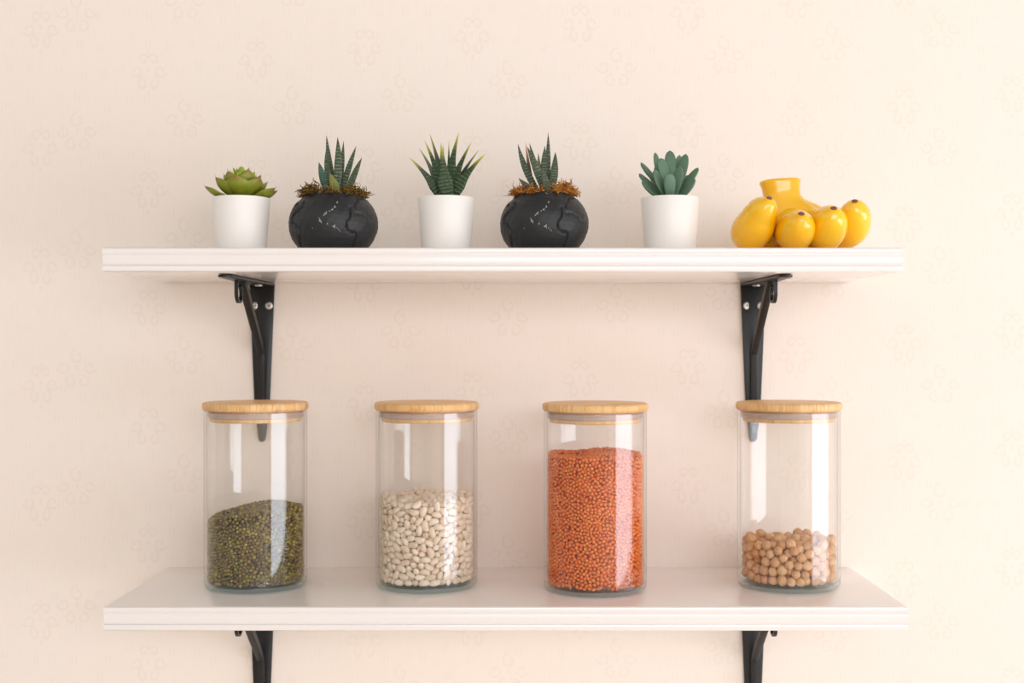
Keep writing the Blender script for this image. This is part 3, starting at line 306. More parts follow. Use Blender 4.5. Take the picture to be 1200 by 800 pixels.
 309,748,1418,153,-41,-65,103,107, 408,630,1424,176,24,-7,91,89, 278,382,1465,130,19,-26,148,98, 481,-5,1490,198,19,-13,-20,93, 364,-135,1491,85,-142,-112,2,97,
 245,-511,1515,33,71,110,148,101, -811,194,64,18,135,147,1,97, -95,828,1444,114,-24,-29,160,91, -14,512,1545,1,27,171,-101,99, 716,648,1573,21,133,22,147,109,
 262,-551,984,27,-85,-173,-47,91, -280,-88,291,16,-57,158,-108,93, 1,970,1068,72,-168,49,66,100, 83,649,556,65,152,111,17,99, 192,131,606,91,15,-25,-175,98,
 213,-157,501,78,-30,28,179,92, -38,969,458,38,10,-191,-45,97, -94,572,596,76,-4,-106,-152,100, 148,293,544,61,110,132,81,91, 52,127,537,156,16,5,125,104,
 -228,-442,452,129,48,3,145,92, 6,-435,482,177,-93,-1,8,109, -52,302,225,94,26,8,-175,101, -537,811,773,51,113,-101,120,105, -196,509,500,135,14,-39,-142,100,
 -272,171,489,11,-190,-60,-17,95, -57,16,583,78,62,105,138,94, -141,-104,644,33,-185,-67,-15,93, -293,-592,473,29,96,173,11,91, -49,486,188,0,120,-151,-53,109,
 566,786,748,124,49,-140,52,110, -45,96,183,106,10,25,167,100, 431,-74,525,185,-66,1,37,93, 835,490,756,109,122,-34,-109,109, -163,-490,550,6,-172,-96,-35,94,
 -231,947,630,145,124,-28,53,101, -500,524,594,197,-34,11,7,101, -361,348,624,195,40,-15,5,101, -409,-91,623,17,173,52,85,100, -281,-415,607,62,-66,-38,-174,96,
 -55,-362,278,174,-70,33,-62,90, -657,574,518,87,-44,-144,-99,93, -717,664,629,138,-33,-130,-55,96, -619,318,604,46,-3,-191,35,103, -653,-291,556,154,-46,119,-4,103,
 -800,527,604,13,143,101,96,100, -920,150,623,29,185,-24,-66,108, -768,-191,553,128,92,57,109,107, 941,201,556,151,-59,-25,114,91, 753,-117,556,2,-84,177,-41,90,
 821,-218,505,49,-67,104,-149,103, 730,649,523,147,-11,-130,36,89, -646,-51,532,144,-131,46,7,89, -596,206,513,22,194,38,-17,96, -675,72,500,169,56,88,-22,94,
 -575,-415,582,15,88,-142,108,102, -229,901,475,99,46,-64,-155,108, -357,583,505,76,53,10,177,104, -323,415,517,93,29,-75,158,96, -185,-73,525,35,43,-72,-178,91,
 -387,-363,526,183,26,23,73,105, 199,-298,258,120,-58,8,-149,95, -666,442,549,36,-8,-23,-195,92, -715,309,492,70,-180,37,37,103, -13,-628,535,122,13,-44,-152,106,
 -502,102,435,6,64,184,-45,105, 352,-140,257,32,59,183,43,95, -907,238,497,24,193,40,-25,99, -795,129,470,171,52,7,89,105, 263,375,200,11,-181,73,-44,103,
 776,419,426,66,-158,-74,-71,105, 250,665,201,133,88,34,-115,109, 557,651,420,105,-133,-85,-63,96, 539,416,465,73,-166,83,10,106, -675,-164,441,118,44,-73,-137,96,
 -81,-313,503,49,44,-68,-176,96, 133,-561,490,57,54,180,-40,100, 83,-39,464,138,-78,-49,112,97, -763,204,600,5,-110,-167,3,100, -860,-26,539,126,11,3,155,96,
 -164,911,244,28,163,-94,-61,101, 716,297,454,26,-71,-185,8,92, 821,-200,369,25,0,-21,-197,94, 647,529,466,24,17,195,30,100, 705,215,551,44,36,4,-192,93,
 617,-14,505,111,-25,-9,164,110, -71,-137,490,77,58,-119,-129,105, 394,-211,504,44,-31,-191,20,90, 301,756,476,58,-190,-5,23,109, 324,312,501,7,-137,146,-2,106,
 324,88,528,24,-145,134,16,105, 270,-284,421,77,-177,-41,-32,88, 545,-466,227,58,-73,-166,-61,95, 70,758,446,35,17,-73,182,98, -80,647,454,16,41,-34,-192,95,
 -8,288,579,175,-35,11,90,107, 305,902,455,134,-117,-87,-29,105, 474,117,486,156,-6,-14,124,108, 85,-165,570,9,189,41,49,106, -215,323,551,189,27,-7,59,90,
 -413,454,714,4,10,182,-83,107, -232,29,599,131,3,-75,-131,106, -296,-176,590,125,-54,93,-114,100, -464,-513,621,46,-4,-4,-195,108, -743,45,197,27,169,83,62,98,
 -575,667,592,86,-24,-155,90,91, -496,204,608,162,48,72,79,99, -594,-145,613,13,6,42,-195,99, -485,-261,595,19,-194,-34,26,103, -789,366,664,73,-126,50,127,93,
 -852,434,208,93,-106,-136,40,107, 815,419,593,62,29,40,-184,92, 862,45,600,26,-138,122,73,104, -506,-527,190,182,44,-66,26,89, 519,579,545,8,-195,-44,2,92,
 803,554,576,134,-28,145,-22,90, 564,-172,553,179,19,-88,-4,102, -215,446,643,15,-39,-131,145,108, -182,821,581,5,34,-17,196,91, 8,-370,609,93,5,-35,-173,99,
 -56,139,672,65,-42,-156,98,91, -863,459,705,150,-67,-113,-9,95, -813,-280,671,16,-5,84,-181,94, 762,150,694,108,93,126,62,101, 738,-350,183,63,91,154,62,104,
 711,658,696,88,28,104,144,103, 406,215,600,171,-21,20,-100,96, 436,37,607,156,110,27,53,92, 585,-435,620,4,-22,-195,39,89, 709,-448,715,124,102,119,10,98,
 447,830,598,7,168,-101,37,109, 135,103,741,17,-26,-31,-195,101, 303,74,668,177,15,23,90,99, 326,-374,681,87,174,-15,-46,92, 848,-28,64,171,-26,-9,99,97,
 802,545,361,78,127,25,-131,110, -19,750,580,67,-36,184,17,100, 179,687,651,5,-183,74,35,98, -43,304,716,15,176,-94,9,104, 221,523,664,163,-104,-16,-49,104,
 -595,110,230,54,-70,-176,34,91, 295,799,609,150,20,26,128,94, 359,639,618,84,68,-93,-140,102, -902,323,603,153,50,-89,-79,94, -779,6,632,149,-53,25,-120,94,
 -373,169,227,134,-65,54,-121,98, 872,326,509,59,57,-135,-123,104, -290,339,263,46,-54,-31,185,108, -326,637,261,68,53,16,-180,101, 445,681,505,12,71,-164,-89,99,
 508,300,529,166,105,2,-35,99, -254,-254,129,2,3,79,-184,97, 718,72,571,98,-84,-74,-133,99, -283,790,198,32,-55,68,-177,103, 195,947,624,79,-163,61,59,107,
 232,581,522,107,-9,-2,169,109, 399,447,589,7,-45,-195,9,107, 228,-37,572,18,23,179,83,102, 116,-294,493,16,29,-184,-72,99, 74,-577,210,109,5,55,159,107,
 126,821,564,119,151,-53,-13,103, 509,-348,519,97,-95,113,-94,100, 110,230,663,66,21,-23,-186,104, -542,34,569,94,16,37,172,106, -531,813,587,35,28,-184,-63,95,
 257,345,622,123,-53,-45,142,104, 281,-179,626,183,27,-1,-76,91, 319,-325,552,194,42,-7,-27,109, -589,325,196,40,40,173,-82,95, -62,902,581,22,91,104,142,91,
 -71,447,535,50,-121,67,-135,102, -179,276,664,171,-21,74,-69,99, 68,8,636,115,-76,-118,84,91, -761,593,809,121,-88,-129,-31,110, -176,-275,584,143,-3,14,139,92,
 -729,612,233,150,-126,-38,12,110, -336,770,572,178,-56,70,-20,101, -202,662,571,59,18,-43,-186,103, -307,195,615,6,198,-25,-3,103, -386,59,550,28,162,-110,-25,106,
 -185,-374,695,17,54,164,99,98, -270,-577,598,75,-45,-43,174,95, -322,-479,218,177,-28,32,83,102, -98,-565,647,120,-26,65,-144,109, 708,-405,443,96,-100,-53,134,100,
 193,773,348,74,-178,15,-50,89, 485,843,465,1,71,185,-30,93, -450,-444,314,28,94,-167,51,108, -820,230,227,8,171,-98,-31,103, -773,602,474,104,-144,-60,70,93,
 -639,436,298,28,178,-79,-38,96, -596,16,348,12,144,-138,9,101, -480,-616,312,73,29,90,160,89, -803,236,368,120,-130,-80,49,102, -723,-86,269,38,107,-39,-160,101,
 -605,-163,336,5,81,-24,-181,91, 776,334,241,32,-120,-155,-26,105, 871,70,351,29,122,-156,2,101, -555,-399,189,27,-167,-67,-84,97, 543,500,185,3,-165,46,103,95,
 583,205,253,185,-28,-13,-68,102, 724,58,397,120,11,-55,-150,105, 522,-232,281,10,-162,116,-16,93, 556,765,348,181,81,28,-5,103, -452,-171,344,16,-127,-153,-10,100,
 -370,-28,385,31,103,168,-17,102, -408,417,397,48,5,-23,193,101, -495,547,320,122,-51,32,-147,93, 826,-189,239,50,181,42,53,91, 689,670,367,43,150,-60,-110,101,
 526,330,339,27,178,-85,-24,89, 656,-136,404,56,83,172,19,102, 648,-342,292,133,-86,-121,8,90, 304,812,263,169,97,-6,-45,104, 365,411,357,70,-19,167,-82,106,
 334,192,283,16,156,124,-13,97, 224,503,273,27,88,-177,7,100, 197,76,309,154,-39,-80,90,109, 335,-644,328,59,-189,18,-19,99, 13,831,255,21,-60,-160,102,101,
 -27,672,330,24,146,120,63,110, 27,383,429,72,-63,-47,169,109, 77,145,397,67,-122,-141,26,107, 129,-392,375,122,-44,-38,147,103, 16,-693,410,9,-72,-183,36,101,
 -162,750,277,63,-9,131,-137,95, 208,-76,357,180,54,40,-54,94, 213,290,307,30,129,146,37,96, 429,-35,283,131,-112,43,-92,93, 268,-449,349,35,138,131,50,104,
 696,687,211,111,147,-8,-77,94, 603,377,230,14,76,-71,-170,104, 614,1,291,53,7,-49,-187,102, 150,919,254,99,120,16,124,102, 419,560,306,189,-57,-11,30,101,
 492,106,311,89,177,-28,11,97, 163,-114,229,21,174,86,-43,109, 330,-292,297,66,86,110,127,102, 873,429,193,90,-52,-87,147,99, 262,-624,204,188,43,28,44,100,
 69,527,294,168,-58,7,92,103, 80,345,300,105,-59,22,-158,95, 17,-84,225,163,-62,-15,96,93, 42,-264,280,101,4,-36,169,104, 26,-526,347,161,33,-11,-113,105,
 -55,730,192,59,-101,-127,101,92, -345,493,296,34,14,20,-196,99, -446,349,283,73,-74,-110,131,94, -8,972,192,187,68,-17,-11,95, 958,215,286,131,94,-81,-86,91,
 -616,751,327,71,-169,-61,50,102, -512,-242,238,179,24,10,-86,92, 409,-508,319,26,-177,-61,-66,105, -479,-8,264,169,-27,-10,103,104, 16,977,322,3,-26,158,120,91,
 -127,424,290,195,8,-40,13,99, -50,268,353,16,-169,106,-6,100, -36,62,319,175,-17,29,-90,108, -119,-233,361,43,-164,-63,85,106, 165,-721,309,12,-3,-198,22,100,
 -954,186,331,11,-149,24,131,106, -347,911,312,122,-152,-38,22,100, -176,198,390,11,-163,113,-24,102, -242,59,323,196,-20,-18,-30,107, -202,-234,256,28,-122,-155,-12,92,
 -91,-595,279,91,-1,-136,-115,96, -825,518,366,116,-134,31,87,90, -659,586,365,17,-199,-5,14,93, -729,340,262,148,-78,67,-86,96, -507,182,295,27,-137,-131,57,98,
 -119,792,437,147,-103,-75,45,109, -817,41,307,129,26,-49,-143,102, -734,427,421,46,-154,110,46,102, -549,-315,360,3,59,30,189,99, 895,373,353,38,-166,66,-81,102,
 821,-70,444,35,-42,192,3,95, 613,756,537,51,-184,51,29,91, 604,185,415,135,-4,-13,147,108, 840,123,484,13,-169,102,31,95, 555,-247,408,4,56,191,-23,103,
 668,-201,285,21,49,178,75,88, 394,883,342,87,157,-87,-3,95, -862,402,482,22,-166,103,36,91, 281,597,384,123,-76,-57,126,109, 192,91,471,82,77,92,137,100,
 399,-357,417,62,-93,121,-114,103, -129,931,367,173,-3,31,-96,88, 65,583,426,56,-2,11,-192,108, -105,332,466,21,187,-66,9,90, 23,-108,354,64,187,20,-22,95,
 150,-203,382,171,81,54,-36,101, -120,-442,367,133,19,54,-138,97, 427,255,397,126,69,-16,-138,104, -390,871,477,125,20,-131,82,104, -545,-195,484,49,167,57,80,94,
 -585,424,427,66,114,136,65,106, 403,534,455,63,-28,-78,-171,94, 305,187,404,147,-8,-38,-129,89, 228,-432,478,23,151,-129,9,95, 310,-575,455,53,-81,150,-89,104,
 312,926,189,21,-23,-153,125,98, 61,872,381,152,-129,-1,10,97, 108,472,540,13,-33,-108,165,105, -88,180,500,59,29,-186,31,98, -748,-21,433,102,70,-152,-39,96,
 -63,47,456,29,-15,-197,-4,94, -118,-569,437,47,-8,2,-194,99, -427,732,472,129,138,42,-50,101, -468,378,513,17,142,136,33,96, -391,240,495,87,-45,151,-87,94,
 -248,31,459,22,77,-183,-2,92, -402,-202,470,88,40,-18,-174,103, -252,-685,380,43,-20,6,-194,93, -504,589,450,40,-162,95,-57,107, -233,-240,472,24,163,109,31,92,
 386,515,176,12,63,-186,-36,100, -261,645,414,135,7,-73,128,105, -481,-57,465,45,7,194,-19,92, 346,-131,410,39,-77,-177,-35,107, 174,-592,366,125,24,92,124,90,
 894,221,160,30,-150,119,-49,102, 139,959,476,53,60,-128,131,107, -140,546,356,151,-51,-72,-97,101, 181,266,427,50,58,184,13,90, -168,-86,392,179,50,25,69,106,
 0,-300,397,14,-153,-125,-26,94, 347,31,387,60,189,24,3,102, -232,-395,321,37,82,-145,-105,94, -269,803,346,98,160,61,33,105, -392,609,375,130,9,44,145,90,
 -236,422,388,50,164,-90,-49,97, -382,159,371,17,99,169,-36,93, -297,-226,361,81,15,-24,181,95, -451,775,339,175,25,66,-68,99, -623,284,341,162,106,46,20,92,
 -689,149,364,95,-63,162,29,92, -814,-244,219,31,-155,122,15,103, -311,280,400,171,33,-95,22,89, 190,425,411,183,-43,8,-67,109, 399,694,364,68,61,166,64,88,
 -346,-404,402,130,-13,-22,-150,98, 617,93,174,25,-51,-25,-190,89, -607,748,473,71,-168,-65,50,110, -486,275,400,128,-144,-39,36,88, -804,-161,401,137,84,118,16,94,
 -545,-435,435,40,-30,155,-116,94, -725,-391,454,1,104,169,27,102, -882,361,347,185,25,23,68,105, 130,674,316,116,150,-63,-4,88, -887,-57,420,119,14,-56,-150,91,
 835,226,362,51,95,-159,56,89, 774,-78,305,7,-5,196,-38,101, 553,642,206,0,169,43,99,91, 594,513,331,154,-22,13,124,107, 693,271,332,14,-93,-176,-15,97,
 507,-48,405,7,-127,151,-33,100, 554,-411,384,91,-12,69,164,109, 787,-13,176,28,75,183,-17,98, -713,-276,336,78,-88,-82,139,99, -681,-391,715,166,-33,1,107,102,
 -496,-55,732,15,-51,101,164,100, -669,514,673,166,38,12,105,104, -572,236,926,192,33,31,32,95, -600,85,923,49,18,-104,163,103, -624,-110,927,173,92,-39,-6,102,
 -473,-507,791,66,-86,-149,-78,96, -749,226,950,66,148,-118,-3,97, 763,318,80,57,-95,166,-15,106, 763,307,897,29,-193,42,-5,96, 871,53,880,125,119,-3,101,89,
 732,-392,889,126,-112,97,-46,90, 566,569,878,14,-184,-74,-22,106, 615,303,836,120,-6,-51,-152,90, 801,156,920,186,-41,-36,48,94, 467,-313,999,195,-32,28,6,103,
 338,904,952,178,86,11,-30,107, 231,806,904,112,-127,-1,-107,98, 360,89,1005,77,121,-139,18,105, 298,-6,895,97,-131,-96,65,98, -404,563,954,106,5,-11,-169,95,
 -291,-633,965,8,34,-191,-48,105, -423,-493,940,141,-30,1,-139,110, -436,85,984,141,41,-64,-119,109, 623,-101,889,6,-2,-43,195,95, 714,-166,1003,90,-100,-136,-58,108,
 498,694,974,36,128,-93,117,99, 426,533,937,106,34,24,-164,94, 365,373,1007,67,15,-127,-138,104, 425,-167,968,46,-10,-43,-190,109, 154,-481,936,62,46,-129,-131,88,
 397,-482,921,23,-93,176,3,102, 274,-291,969,167,41,-10,-101,104, 808,142,77,189,12,50,-41,97, -45,643,959,1,-97,-174,-14,93, 77,229,965,163,-88,9,-76,104,
 -15,0,971,14,9,-75,-185,101, -137,-300,923,123,140,-57,-46,88, -25,-462,952,6,50,171,92,92, -309,861,851,23,173,-32,-93,89, -312,687,872,25,-140,-140,3,101,
 -299,118,1041,21,-161,115,17,99, 91,781,887,65,-152,-34,107,91, 385,-698,916,58,-8,172,84,103, -201,953,1118,21,-53,146,124,104, 125,603,903,10,-124,156,16,109,
 784,-338,771,52,-74,-6,178,95, 709,481,847,93,27,150,89,107, 481,146,884,62,30,-91,-164,98, 566,47,834,32,-191,-45,17,101, 544,-223,882,53,45,171,-77,100,
 -495,196,168,159,3,-31,-117,90, 358,750,874,55,93,22,-167,93, 286,601,884,147,71,-49,-104,110, 882,-75,826,133,-146,-30,13,90, 243,354,908,39,174,90,8,101,
 313,-405,823,156,-119,39,1,104, -730,316,105,7,-98,-2,-174,94, 122,940,915,36,-193,-40,-2,107, -201,720,961,141,97,60,85,97, 100,381,915,148,-21,-110,75,95,
 -14,-106,871,58,-189,30,-10,108, 63,-242,845,87,30,137,-113,92, 14,-355,895,170,-67,-67,-45,92, 235,140,860,22,168,-40,-98,106, 504,401,872,198,14,-2,21,99,
 896,354,823,38,-97,-157,-68,105, -815,-30,751,69,178,48,35,89, -103,282,942,33,116,159,-9,108, 117,-10,860,147,119,-60,24,107, 118,-110,978,44,127,111,98,92,
 11,-708,904,117,161,22,-11,100, -944,260,173,33,124,-134,-75,88, -469,838,935,76,-32,-173,-57,107, -126,502,923,123,-68,108,-93,89, -340,200,917,116,56,110,106,94,
 -417,-126,190,1,-198,-23,-13,102, -322,-117,963,66,-151,113,-10,105, -276,-506,874,4,119,150,58,107, -634,-501,68,35,27,66,184,99, -717,647,1022,40,104,-76,148,108,
 -638,409,877,1,77,-179,48,88, -634,-12,831,16,10,-1,199,90, -534,-360,914,12,119,-153,50,90, -606,-427,822,87,-177,-17,27,89, -897,313,923,98,-66,-152,54,107,
 -306,-307,912,43,20,-12,194,101, 820,458,985,24,19,-97,172,99, 832,-206,836,156,0,108,-64,90, 952,201,891,164,17,-25,-110,94, 677,579,995,135,46,13,-140,102,
 500,285,949,16,-199,9,6,101, 617,31,958,23,51,-187,-42,104, 555,-205,1053,187,4,39,-59,98, 155,-461,245,87,169,-51,-34,102, 147,861,1016,3,-5,80,-183,92,
 326,642,1019,94,171,30,-29,97, 432,236,1073,24,-192,-50,-6,109, 235,-664,69,113,140,79,37,96, 275,-92,1030,28,47,-192,-2,108, 433,-601,1025,187,-33,-59,-25,94,
 114,42,158,20,-128,-139,-63,103, 178,726,1042,95,-137,-32,-106,98, 62,641,1051,187,-21,39,-57,109, 3,343,1030,26,-4,-90,-177,89, 8,-162,1042,21,173,-72,65,108,
 -7,-501,1078,168,-85,-15,65,96, -71,-597,983,39,-1,-196,-8,103, 478,-462,1047,56,-25,-190,14,108, 279,16,194,131,129,-78,2,94, 735,137,1047,130,151,-5,9,104,
 -783,-289,959,162,-91,67,-33,91, -94,459,1060,32,-76,-86,161,90, 78,211,1115,121,-146,17,-61,96, -237,-97,1130,154,-62,64,-91,105, -95,-312,1050,46,-125,-143,41,103,
 58,-630,1062,158,-64,-66,81,99, 91,674,174,119,-2,14,-160,110, -551,801,1133,134,-76,116,51,96, -438,612,1090,75,-157,-94,-31,98, 771,311,1033,75,-118,-140,29,100,
 -197,426,1144,173,-51,28,-83,100, -166,-123,990,19,163,-111,-27,107, -330,-410,1018,100,53,54,155,99, -113,816,76,44,-40,81,-173,105, -545,376,978,99,3,-107,-137,106,
 -725,456,1134,35,158,-22,-115,105, -561,0,1041,74,-63,-153,86,107, -560,-165,1083,193,54,-3,-4,108, -833,489,1036,88,9,45,-174,101, -128,199,1087,9,-71,186,-17,109,
 -425,502,165,99,-23,-21,171,101, -336,-288,247,90,15,27,176,104, -279,280,1008,6,58,190,-22,99, 165,329,1030,93,10,-93,-150,90, 4,474,981,24,-90,175,23,92,
 11,116,1038,189,-55,-17,-30,98, -30,-242,941,14,83,154,-96,89, 672,251,162,12,-173,94,-34,92, -450,713,1001,113,-159,19,40,103, -273,539,930,15,-170,-75,-73,90,
 -237,417,1004,35,31,145,129,107, -14,813,965,106,60,158,18,96, -158,46,1043,80,-40,-87,-156,92, 619,587,95,83,-18,181,8,97, -562,574,956,47,-147,119,48,109,
 -728,376,978,55,-38,-20,187,93, -731,91,1105,61,114,153,0,92, -612,-264,979,8,70,-149,113,106, -609,-549,913,34,38,-97,-167,104, -938,266,1109,18,-134,-3,147,100,
 -826,144,886,12,189,-15,-63,93, -187,-436,985,107,-73,-77,131,101, -130,738,1073,182,74,30,-25,94, 148,-393,1041,109,148,-14,77,92, 245,208,1022,71,56,-178,-1,105,
 -385,-33,1109,84,-132,-118,38,110, -443,-241,993,57,149,115,36,98, 298,349,70,152,83,31,95,97, -406,420,1020,47,128,50,137,89, -454,271,996,62,49,-183,18,90,
 -698,-20,1023,97,120,-123,-32,99, 246,824,123,53,-70,-52,-172,100, -965,159,988,133,57,107,87,93, 195,60,991,55,-186,34,-36,96, -791,5,883,46,59,-52,-178,93,
 918,293,999,167,-16,-58,-93,108, 822,-76,946,65,-46,29,181,99, 784,584,1086,150,-72,109,17,94, 659,198,932,103,36,28,-165,94, 432,-10,935,84,-164,-71,30,89,
 528,-64,189,154,20,38,121,95, 516,825,981,51,-61,125,134,90, 232,490,991,199,-17,2,-16,108, -830,-85,975,13,-5,-199,-9,93, 87,279,169,96,9,33,-172,106,
 -154,810,835,173,-53,-41,74,109, -208,179,927,13,157,-117,37,89, 851,171,801,26,-101,151,-80,91, 704,-88,671,144,-111,-36,75,100, 61,179,267,10,-7,199,20,93,
 649,567,626,88,149,55,-83,93, 499,306,660,16,106,-166,29,88, 574,-15,648,30,-83,170,58,110, 645,-283,667,70,60,-64,-165,98, 434,358,229,43,-127,147,-17,110,
 397,757,722,195,-30,-9,-33,97, 171,726,792,36,192,-2,43,91, 447,389,734,13,-130,108,-106,92, 390,-75,696,8,16,13,-199,110, 382,-238,732,40,51,-31,-187,93,
 422,681,213,72,161,-4,94,103, 213,835,727,13,61,65,-179,104, -6,642,690,29,165,-98,-49,101, -109,498,766,44,122,-145,-45,105, 448,-310,193,155,-76,51,-87,105,
 -847,-131,659,185,0,-49,-60,95, -699,514,938,30,-142,35,133,96, -615,-536,747,154,-90,28,87,103, -154,615,179,52,-39,-172,-78,104, 29,827,762,86,-59,-170,8,110,
 283,635,746,19,5,-8,-199,99, 125,369,746,171,95,41,10,102, -116,182,808,98,-173,-7,16,98, -98,-210,791,121,-48,15,151,104, -50,-661,771,175,25,-42,-83,89,
 46,839,104,19,-116,105,-123,89, 26,-107,730,94,-12,47,170,99, -284,758,727,38,53,-180,59,105, -233,432,822,159,27,-118,5,96, -236,-65,753,0,5,57,192,101,
 -338,-402,769,41,182,40,60,105, 378,-478,179,181,76,7,37,91, -650,710,795,37,155,30,-117,107, -714,421,780,143,-55,63,-112,89, -659,-3,696,71,89,-162,-27,104,
 -661,-200,721,187,43,10,-56,100, -274,580,749,12,-128,-150,-34,90, 84,-267,698,57,-87,102,-137,92, 60,-616,716,35,175,-84,31,97, -107,835,696,131,12,-43,144,108,
 318,235,730,191,39,19,38,108, 164,-67,696,140,26,45,133,91, 158,-363,642,170,14,35,99,96, 242,-491,611,11,172,101,-10,103, 714,500,208,142,74,10,-120,105,
 9,969,675,69,166,47,-73,103, 17,443,656,40,-67,-176,56,103, 147,243,802,47,31,-65,-181,99, 408,550,714,2,174,98,6,92, -52,-235,659,160,-42,0,112,110, 78,-499,596,190,-38,30,38,90,
 -385,885,726,140,96,85,-63,110, -350,612,650,23,138,-136,-45,102, -283,192,746,26,-22,-190,-53,94, -376,80,693,78,173,-60,-25,109, -367,-316,663,65,-171,-80,6,97,
 -385,-638,686,10,24,50,192,101, -458,724,674,113,24,150,-64,99, -15,-428,746,127,118,-63,-77,104, 178,-477,741,173,83,31,44,102, 346,908,705,169,95,-22,-45,99,
 447,-222,620,22,143,-138,-2,103, -162,658,712,22,-163,-106,-40,98, -445,245,723,28,43,-187,49,97, -153,62,706,28,172,-67,-71,89, -232,-211,711,38,56,115,149,100,
 -245,-517,728,33,11,34,-194,107, 475,829,213,29,-165,-47,-98,109, -508,603,721,57,-180,62,26,95, -572,373,716,178,-23,35,-80,96, 779,139,245,14,-61,188,24,104,
 -656,198,699,3,83,171,64,103, 458,-585,195,57,-179,-39,-56,93, -915,317,760,111,-10,96,-135,106, -806,138,731,46,37,86,171,110, 584,-261,169,152,33,-29,-122,101,
 886,299,653,17,100,-147,-90,105, 550,672,638,7,196,17,-37,92, 645,396,573,23,-136,-142,31,108, 570,158,600,166,35,-8,-107,101, -448,-189,718,21,-198,-2,-17,102,
 222,-246,741,157,-53,-25,109,104, 518,115,725,89,27,-61,-166,99, 202,480,821,82,64,-164,-50,93, -196,182,247,3,-31,-80,181,103, -490,678,205,24,46,-109,159,109,
 -25,684,831,197,-35,2,-1,109, 0,492,849,100,49,29,163,103, 13,128,887,3,-42,-32,-193,106, 189,-152,855,169,72,-78,12,105, 169,-320,891,72,81,-168,-5,90,
 51,-571,844,198,-13,0,-22,109, 399,-300,862,140,-131,31,-47,108, -234,936,944,38,-46,-148,-120,102, -183,304,812,47,-36,81,-173,97, -348,17,880,57,90,18,-168,102,
 -420,-311,821,157,-81,-12,94,93, -318,923,184,189,30,-23,53,89, -615,761,976,122,-39,-132,-80,93, -603,273,806,85,-51,-101,142,91, -539,70,734,120,32,-150,44,92,
 -640,-269,835,147,96,-19,-94,97, -191,591,855,105,26,42,-163,89, 93,-774,191,46,-59,100,-156,106, 382,-127,831,31,12,-39,-193,107, 439,638,829,100,-11,-3,-173,103,
 -181,15,887,37,64,-143,-119,105, -221,-171,855,38,-74,180,-29,100, -388,-641,837,94,87,-133,-77,108, -425,-508,86,44,37,180,-65,101, -491,680,855,47,-15,-190,-38,109,
 -447,141,833,32,17,-40,193,106, -479,-43,894,89,-103,-6,146,92, -785,-146,856,71,-73,-4,-172,100, 360,247,865,24,-143,-135,29,104, -154,-414,202,116,-38,39,153,108,
 -667,139,818,77,-108,-150,-3,96, 731,-3,812,111,81,52,136,105, -244,36,192,188,4,18,65,96, 572,627,762,56,-174,-81,-6,93, 573,461,759,47,189,-43,-19,94,
 693,191,805,192,30,-31,37,98, 595,-438,911,179,70,-7,-54,102, 273,935,828,31,197,-19,6,91, -827,476,887,67,-114,-150,-10,102, -344,391,880,93,158,-77,20,93,
 -772,277,810,102,-127,105,-50,94, -174,-566,170,57,5,-21,191,90, -267,89,813,139,39,49,-130,90, -405,-155,851,184,-8,46,64,103, -215,-661,738,67,31,-113,148,96,
 -607,546,804,138,-99,101,-34,97, -491,361,825,155,-15,10,-125,105, -562,-164,812,88,52,138,102,92, -517,-353,720,68,-146,119,-5,104, -958,153,846,87,69,-152,-66,98,
 -330,324,775,80,160,80,-43,93, -777,-319,810,42,110,161,19,110, 120,488,177,8,76,-183,25,95, 529,503,647,10,165,-109,-26,88, 635,282,694,116,49,31,152,107,
 545,-201,719,28,143,131,-39,102, 483,-364,724,18,29,40,193,99, 362,-512,719,197,3,6,35,101, 433,853,829,25,45,6,-193,94, 325,414,787,13,177,73,56,107,
 716,445,687,17,124,142,66,95, -925,53,758,5,179,-27,85,95, -422,538,823,184,-78,5,0,103, -119,-41,252,40,-128,-126,78,97, 760,318,765,123,-136,77,-24,97,
 847,14,736,161,-46,-55,95,91, 684,-217,811,70,161,-95,16,105, 739,631,868,93,27,153,85,107, 489,247,778,25,67,-186,-21,88, 580,-71,772,26,197,17,-16,89,
 613,-349,812,37,20,-59,187,100, 98,957,784,62,32,56,179,91, -204,954,788,166,-102,-44,7,95, 629,740,950,136,-21,145,7,102, 247,-35,775,144,-40,47,-124,89,
 100,-397,816,123,-14,-69,-142,91, -88,-217,188,21,-155,121,-31,96, -55,967,903,39,111,-74,144,107, 101,552,758,132,13,24,-148,104, -9,301,840,172,0,1,-102,89,
 -58,34,783,94,-40,52,-164,102, -138,-423,839,4,179,-88,18,110, 380,65,785,128,-61,-35,136,101, -326,827,983,61,28,-12,188,88,]
# ------------------------------------------------------------------ objects
def link(o, parent=None):
    C.objects.link(o)
    if parent is not None: o.parent = parent
    return o
def tag(o, label, cat, group=None, kind=None):
    o['label'] = label; o['category'] = cat
    if group: o['group'] = group
    if kind: o['kind'] = kind
    return o
def thing(name, label, cat, loc, rz=0, group=None):
    o = bpy.data.objects.new(name, None); o.empty_display_size = .02
    o.location = loc; o.rotation_euler = (0, 0, rz)
    link(o); return tag(o, label, cat, group)
def obj(name, bm, mats, parent=None, smooth=True, sharp=None):
    me = bpy.data.meshes.new(name)
    bmesh.ops.recalc_face_normals(bm, faces=bm.faces)
    bm.to_mesh(me); bm.free()
    for m in (mats if isinstance(mats, (list, tuple)) else [mats]): me.materials.append(m)
    if smooth:
        me.polygons.foreach_set('use_smooth', [True]*len(me.polygons))
        if sharp: me.set_sharp_from_angle(angle=math.radians(sharp))
    return link(bpy.data.objects.new(name, me), parent)
